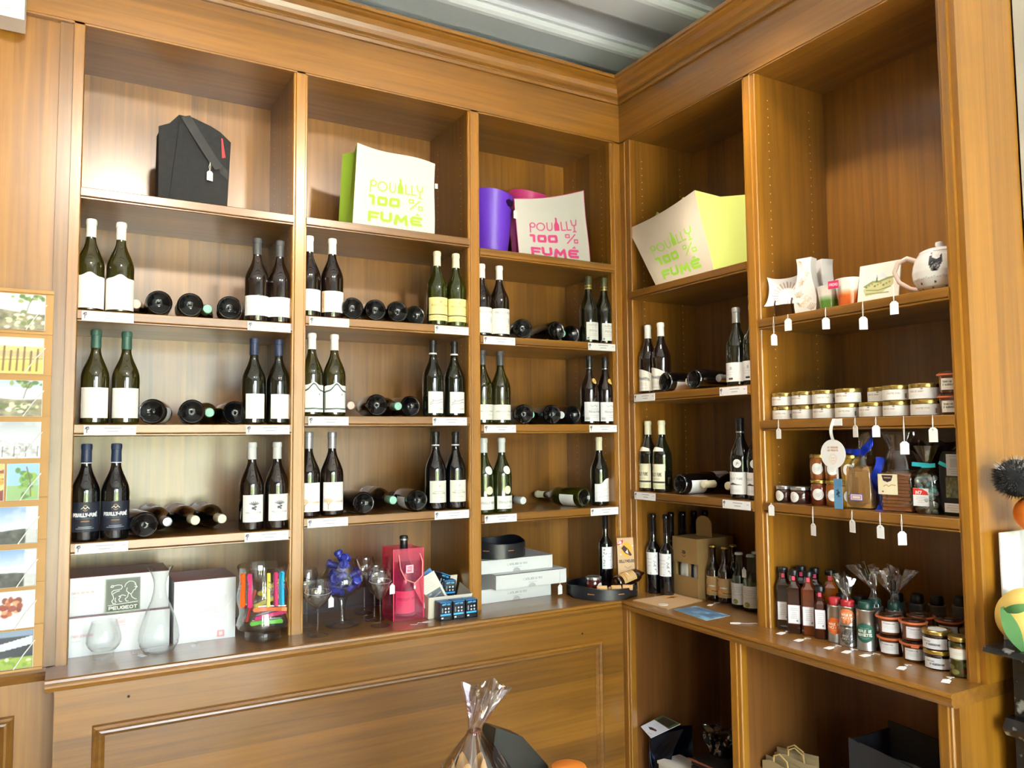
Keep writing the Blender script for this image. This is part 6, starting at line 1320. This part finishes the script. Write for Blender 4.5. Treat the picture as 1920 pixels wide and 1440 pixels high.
for s in (1, 2):
    i = land(s, ('eef3f8', 'bcd2ea')[s-1], '8f8a72', .5); blobs(i, .70, .92, .12, .05, 16, ['6c8a4a', '8aa060', '4f6c38'], .06, s); i.stroke([(.80, .95), (.72, .72), (.68, .5)], .02, '5a5040'); blobs(i, .62, .25, .16, .09, 26, ['f2ecd0', 'e4dcb8', 'fbf7e6', '6a7a48'], .06, s+5); PC.append(i)
i = Img(66, 48, 'f4d98a', 1.4); i.rect(0, .75, 1, 1, 'fbf4e2'); i.rect(0, .45, 1, .62, 'b8a888', .7); i.rect(0, 0, 1, .3, 'e8c86a', .8)
for k in range(8): i.stroke([(.08+.115*k, .08), (.10+.115*k, .62+.06*(k % 3))], .05, '6a5236', .9)
i.stroke([(.02, .35), (.98, .42)], .02, '7a6446'); blobs(i, .12, .4, .06, .2, 10, ['d8c8a0', '8a7448'], .03, 4); PC.insert(1, i)
i = land(7, 'b4bac4', 'e6e6ea', .45); blobs(i, .5, .22, .3, .12, 18, ['55555c', '9a9aa0'], .018, 7)
for k in range(5): i.stroke([(.15+.2*k, .05), (.16+.2*k, .32)], .02, '4a4448')
PC.append(i)
i = Img(50, 48, '9cc4e8', .8); i.rect(0, 0, 1, .4, '8fb060', .8); blobs(i, .6, .5, .15, .25, 16, ['7aa03c', '97b84a', '55803a'], .09, 9); i.stroke([(.75, .1), (.72, .55), (.6, .9)], .03, '6a5a3c'); PC.append(i)
for s in (11, 12):
    i = land(s, '7fa0cc', '4f524c', .34); i.rect(.80, .0, 1, 1, 'f2f4f6', .75); PC.append(i)
i = Img(66, 48, 'e6e2e0', 1.4); blobs(i, .55, .55, .14, .2, 30, ['8a3c2a', 'b0603c', '6a2c24', 'd8a070', 'e8dcd4'], .08, 14); i.stroke([(.05, .9), (.3, .6), (.2, .2)], .02, '5a4a44'); PC.append(i)
i = Img(66, 48, '3c4048', 1.4); i.rect(0, .0, 1, .30, '9ab04c'); blobs(i, .5, .16, .3, .06, 20, ['b8c85c', '7a9a3c', 'e0e4c8'], .05, 15); i.poly([(0, .55), (.5, .70), (1, .85), (1, .62), (.4, .48), (0, .38)], 'dfe4ea', .9); i.rect(0, .85, 1, 1, '9ab0cc', .8); PC.append(i)  # slanting pale band is glare on the card, painted into its picture
tops = [1.996, 1.865, 1.737, 1.613, 1.490, 1.363, 1.238, 1.118, 1.003]
PNAM = ['postcard of white blossom under a pale sky, topmost row', 'postcard of a wooden fence in yellow light', 'postcard of white blossom under a blue sky, third row', 'postcard of snowy vineyard posts', 'postcard of green vine shoots on blue sky', 'postcard of a dark hill under blue sky, upper of two', 'postcard of a dark hill under blue sky, lower of two', 'postcard of russet grapes on white', 'postcard of dark storm cloud over yellow-green grass, lowest row']
def postcard(lab, x0, x1, zt, img, hh=.108):
    o = thing('postcard', lab, 'postcard', ((x0+x1)/2, -.0275, zt-hh), rot=(-.03, 0, 0), group='postcards on the board')
    w = x1-x0; part('card', MB().box((-w/2, 0, 0), (w/2, .0008, hh)), TAGW, o)
    part('picture', MB().sheet(img, lambda u, v: (-w/2+.001+(w-.002)*u, -.0004, .0005+(hh-.001)*v)), PAPER, o)
for k, (zt, im, nm) in enumerate(zip(tops, PC, PNAM)):
    xr = -2.216-.0004*k
    postcard(nm, (-2.366 if k != 4 else -2.300), xr, zt, im)
    single('elastic_cord', MB().tube([(0, 0, 0), (-.028, -.003, -.038), (-.052, 0, -.078)], .0018, 6), STRING, 'white elastic cord across the '+' '.join(nm.split(',')[0].split()[:9])+('' if k not in (0, 2, 5, 6) else (' topmost', '', ' third', '', '', ' upper', ' lower')[k]), 'cord', (xr+.004, -.033, zt-.030))
i = Img(40, 48, '7a3c34', .6); blobs(i, .6, .55, .2, .2, 22, ['e8b04c', 'd8923a', 'f0d08a', 'a85a2c'], .10, 20); i.rect(0, 0, .3, 1, '6a2c30', .5)
postcard('postcard of an orange flower beside the green vine postcard', -2.385, -2.306, tops[4], i)

# ------------------------------------------------------------------ goods in the open base cabinet
def patch(pts, n=2): return MB()._add(pts, [tuple(range(len(pts)))])
o = thing('foil_pack', 'dark foil pack with a folded white and green header card', 'pack', (0, 0, 0))
A_, B_, C_, D_ = Vector((-.080, -.172, .370)), Vector((-.030, -.250, .428)), Vector((-.030, -.357, .428)), Vector((-.080, -.235, .345))
i = Img(60, 40, 'c2c6d2', 1.6); i.rect(.62, 0, 1, 1, '2c4a2c'); i.rect(.66, .15, .95, .85, '10140f'); i.poly([(.18, .55), (.22, .75), (.30, .6), (.34, .3), (.28, .22)], '3a1c24'); i.lines(.36, .6, [.7, .6, .5, .4, .3], .02, '9a9eac', .7); i.stroke([(.05, .4), (.1, .2)], .05, '8a8e98', .6)
hdr = lambda u, v: tuple((D_*(1-u)+C_*u)*(1-v)+(A_*(1-u)+B_*u)*v)
mb = MB().sheet(i, hdr); part('header_card', mb, GLOSSY, o)
mbx = MB().grid(lambda u, v: tuple(Vector(hdr(u, v))+Vector((.001, .0, -.002))), 4, 4, flip=True); part('card_back', mbx, TAGW, o)
FOIL = mat('dark_foil', '1c2230', .18, Metallic=.8)
part('foil_bag', MB().grid(lambda u, v: (-.072+.055*u+.012*math.sin(5*v+3*u)-.01*v, -.222-.135*u*(1-.75*v)+.010*math.sin(4*v), .345+.06*u-.245*v-.05*u*v), 16, 24), FOIL, o)
part('foil_side', MB().grid(lambda u, v: (-.072+.004*math.sin(12*v)+.03*u, -.222+.045*u+.010*math.sin(9*v+2*u), .345+.03*u-.245*v), 8, 26, flip=True), mat('blue_silver_foil', '9aa8c4', .22, Metallic=.7), o)
part('bag_back', MB().grid(lambda u, v: (.0+.05*u, -.185-.15*u, .10+(.26+.04*u)*v), 4, 4, flip=True), FOIL, o)
single('white_carton', MB().box((-.08, -.43, .1), (.03, -.28, .262)).box((-.084, -.434, .262), (.034, -.276, .272)), mat('offwhite_card', 'd2cfc4', .6), 'off-white carton low in the left base recess', 'box')
o = thing('basket', 'black wrapped gift basket with copper edging in the left base recess', 'basket', (-.01, -.55, .1))
BKW = mat('black_wicker', '0e0d0d', .5); CPR = mat('copper_edge', '6a3420', .45)
mb = MB()
for k in range(8):
    a = k; mb.box((-.06+.001*k, -.09, .02+.028*k), (.13, .10, .042+.028*k))
part('basket_body', mb, BKW, o)
part('copper_edging', MB().tube([(-.064, -.094, .246), (-.064, .104, .236)], .004, 6).tube([(-.064, -.094, .10), (-.064, .104, .10)], .003, 6), CPR, o)
part('basket_handle', MB().tube([(.06, .10, .22), (.06, .11, .30), (.06, .02, .335), (.06, -.08, .30), (.06, -.09, .22)], .006, 8), BKW, o)
cello_bag('crumpled black cellophane over the gift basket', (.06, -.49, .34), .05, .03, .03, .05, .085, .06, (0, 0), CELLOD, 31, 'wrapper')
KB = mat('kraft_paper', 'a8946c', .8)
for k, (x, y, h, t) in enumerate(((-.045, -.86, .125, 'front flattened kraft paper bag in the right base recess'), (-.010, -.895, .150, 'middle kraft paper bag in the right base recess'), (.030, -.86, .14, 'rear kraft paper bag in the right base recess'))):
    o = thing('paper_bag', t, 'bag', (x, y, .3255), BA+.12*k, 'kraft paper bags')
    part('bag_front', MB().prism([(-.075, 0), (.075, 0), (.075, h), (.03, h-.006), (-.04, h+.003), (-.075, h-.01)], 0, .002, 'y'), KB, o); part('bag_back', MB().prism([(-.075, 0), (.075, 0), (.075, h+.012), (-.075, h+.004)], .018, .020, 'y'), KB, o)
    part('cord_handle', MB().tube([(-.03, .004, h-.02), (-.025, .002, h+.020), (0, .0, h+.034), (.03, .002, h+.018), (.035, .004, h-.02)], .003, 8), mat('paper_cord', 'c8a868', .8), o)
o = thing('felt_box', 'dark grey felt basket with folded rim in the right base recess', 'basket', (.03, -1.215, .3255), BA)
FELT = mat('dark_grey_felt', '35363a', .95)
part('felt_front', MB().prism([(-.14, 0), (.16, 0), (.16, .245), (.09, .262), (-.02, .252), (-.14, .268)], 0, .006, 'y'), FELT, o)
part('felt_back', MB().prism([(-.14, 0), (.16, 0), (.16, .27), (-.14, .285)], .20, .206, 'y'), FELT, o)
for x in (-.14, .154): part('felt_side', MB().box((x, .006, 0), (x+.006, .20, .262)), FELT, o)
part('felt_base', MB().box((-.134, .006, 0), (.154, .20, .005)), FELT, o)
part('folded_rim', MB().prism([(-.10, .268), (.12, .248), (.10, .215), (-.03, .215)], -.004, 0, 'y'), FELT, o)
part('button', MB().lathe([(0, 0), (.004, 0), (.003, .003), (0, .003)], 10, M=T(.045, -.004, .238, rx=PI/2)), SILV, o)

# ------------------------------------------------------------------ black marble mantelpiece on the right
m = bpy.data.materials.new('speckled_black_marble'); m.use_nodes = True; nt = m.node_tree; b = nt.nodes['Principled BSDF']; b.inputs['Roughness'].default_value = .25
vt = nt.nodes.new('ShaderNodeTexVoronoi'); vt.inputs['Scale'].default_value = 42; nz = nt.nodes.new('ShaderNodeTexNoise'); nz.inputs['Scale'].default_value = 22; nz.inputs['Detail'].default_value = 5
gm = nt.nodes.new('ShaderNodeNewGeometry'); nt.links.new(gm.outputs['Position'], vt.inputs['Vector']); nt.links.new(gm.outputs['Position'], nz.inputs['Vector'])
rp = nt.nodes.new('ShaderNodeValToRGB'); e = rp.color_ramp.elements; e[0].position = .54; e[0].color = (*lin('17181a'), 1); e[1].position = .62; e[1].color = (*lin('8a8a84'), 1)
nt.links.new(nz.outputs[0], rp.inputs[0]); nt.links.new(rp.outputs[0], b.inputs['Base Color']); MARB = m
fp = thing('mantelpiece', 'black speckled marble mantelpiece at the right edge', 'fireplace', (0, 0, 0))
part('mantel_shelf', MB().prism([(-.055, .985), (-.048, .998), (.313, .998), (.313, .955), (.06, .955), (.0, .968)], -2.35, -1.560, 'y'), MARB, fp)
part('pillar', MB().box((.055, -1.80, .80), (.313, -1.575, .955)), MARB, fp)
part('pillar_moulding', MB().prism([(.02, .775), (.035, .80), (.313, .80), (.313, .76), (.035, .755)], -1.83, -1.560, 'y'), MARB, fp)
part('pillar_foot', MB().box((.05, -1.80, 0), (.313, -1.575, .757)), MARB, fp)
part('hearth_face', MB().box((.20, -2.35, .70), (.313, -1.80, .955)).box((.20, -2.35, 0), (.313, -2.12, .70)), MARB, fp)
LEM_ = mat('lemon_plush', 'e2c46a', .8)
o = thing('decorative_lemon', 'large yellow lemon ornament with green leaves on the mantelpiece', 'ornament', (.040, -1.625, .998))
part('lemon', MB().grid(lambda u, v: ((.072*math.sin(PI*v)*(1+.03*math.sin(12*u+9*v)))*math.cos(2*PI*u)+.0, .072*math.sin(PI*v)*math.sin(2*PI*u), .073-.073*math.cos(PI*v)*(1+.06*abs(math.cos(PI*v))**6)), 33, 22), LEM_, o)
LEAF = mat('green_felt_leaf', '3f6a34', .8)
def leaf(a, b, w, mb=None):
    a, b = Vector(a), Vector(b); n = (b-a).cross(Vector((.6, .8, 0))).normalized()
    return (mb or MB()).grid(lambda u, v: tuple(a+(b-a)*v+n*w*(u-.5)*2*math.sin(PI*min(.98, v*.9+.08))+Vector((-.8, -.4, 0))*(.012+.016*math.sin(PI*v))), 5, 12)
part('leaf', leaf((-.072, .022, .108), (-.050, -.014, -.004), .019), LEAF, o); part('leaf', leaf((-.070, .022, .098), (-.046, -.040, .122), .012), LEAF, o)
single('picture_card', MB().box((0, 0, 0), (.004, .15, .285)).box((.004, .008, .15), (.0046, .14, .275)), mat('card_white', 'e4e4e0', .6), 'white card standing behind the yellow lemon', 'card', (.062, -1.552, .998), -PI/2)
single('stand_block', MB().lathe([(0, 0), (.03, 0), (.012, .01), (.010, .31), (.02, .32), (0, .32)], 20), mat('dark_stand', '1c1c1e', .6), 'slender dark stand carrying the orange and the black pompom', 'stand', (.150, -1.640, .998))
single('decorative_orange', MB().grid(lambda u, v: (.055*math.sin(PI*v)*math.cos(2*PI*u), .055*math.sin(PI*v)*math.sin(2*PI*u), .050-.050*math.cos(PI*v)*(1+.04*math.sin(20*u))), 33, 20), mat('orange_plush', 'e07a1c', .75), 'orange ornament under the black pompom', 'ornament', (.098, -1.635, 1.288))
o = thing('pompom', 'fuzzy black pompom with white speckled top at the right edge', 'ornament', (.052, -1.612, 1.372))
rs_ = random.Random(8); vs, fs, cs = [], [], []
for k in range(1500):
    z_ = rs_.uniform(-1, 1); a = rs_.uniform(0, 2*PI); q = math.sqrt(1-z_*z_); d = Vector((q*math.cos(a), q*math.sin(a), z_)); r0, r1 = .045, .062*rs_.uniform(.9, 1.06)
    t = d.orthogonal().normalized()*.0016; n = len(vs); c_ = (.85, .85, .85) if z_ > .45 and rs_.random() < .7 else (.012, .012, .013)
    p0 = Vector((0, 0, .062)); vs += [p0+d*r0-t, p0+d*r0+t, p0+d*r1]; cs += [c_]*3; fs.append((n, n+1, n+2))
part('fuzz', MB()._add(vs, fs, 0, False, cs), CLOTH, o, kind='stuff'); part('core', MB().lathe([(.05*math.sin(PI*t/12), .062-.05*math.cos(PI*t/12)) for t in range(13)], 24), mat('black_wool', '0a0a0b', .95), o)

# ------------------------------------------------------------------ display table in front, mostly below the picture
tb_ = thing('display_table', 'low display table in the foreground below the gift bag', 'table', (-1.17, -.98, 0))
part('table_top', MB().box((-.35, -.25, .50), (.35, .25, .53)), WX, tb_)
for x in (-.31, .27):
    for y in (-.21, .17): part('leg', MB().box((x, y, 0), (x+.04, y+.04, .50)), WZ, tb_)
o = cello_bag('foreground cellophane gift bag gathered with a brown tie', (-1.262, -1.0, .5305), .115, .30, .305, .012, .405, .042, (.10, 0.0), thin_glass('pinkish_cellophane', (.88, .84, .86), 1.5, .06, .16), 41, 'bag', '6a3420')
part('pale_crisps', MB().grid(lambda u, v: ((.085*(1-.55*v)*(1+.12*math.sin(7*u*6.28)))*math.cos(2*PI*u)-.015*v, (.085*(1-.55*v))*math.sin(2*PI*u), .001+.225*v+.02*math.sin(31*u)*v), 41, 12), mat('pale_biscuit', 'd8a860', .8), o)
single('dark_leaf_bag', MB().prism([(-.09, 0), (.13, 0), (.115, .14), (.03, .235), (-.055, .275), (-.075, .15)], -.03, .03, 'y'), mat('dark_floral_wrap', '2a2c28', .35), 'dark glossy wrapped packet behind the cellophane bag', 'packet', (-1.118, -.905, .5305), .1)
single('orange_fruit', MB().lathe([(.0, 0), (.03, .002), (.055, .03), (.063, .075), (.060, .13), (.045, .162), (.02, .170), (0, .1705)], 32), mat('orange_cloth', 'dc7a20', .7), 'rounded orange ornament just rising into the bottom edge', 'ornament', (-.985, -1.0, .5305))
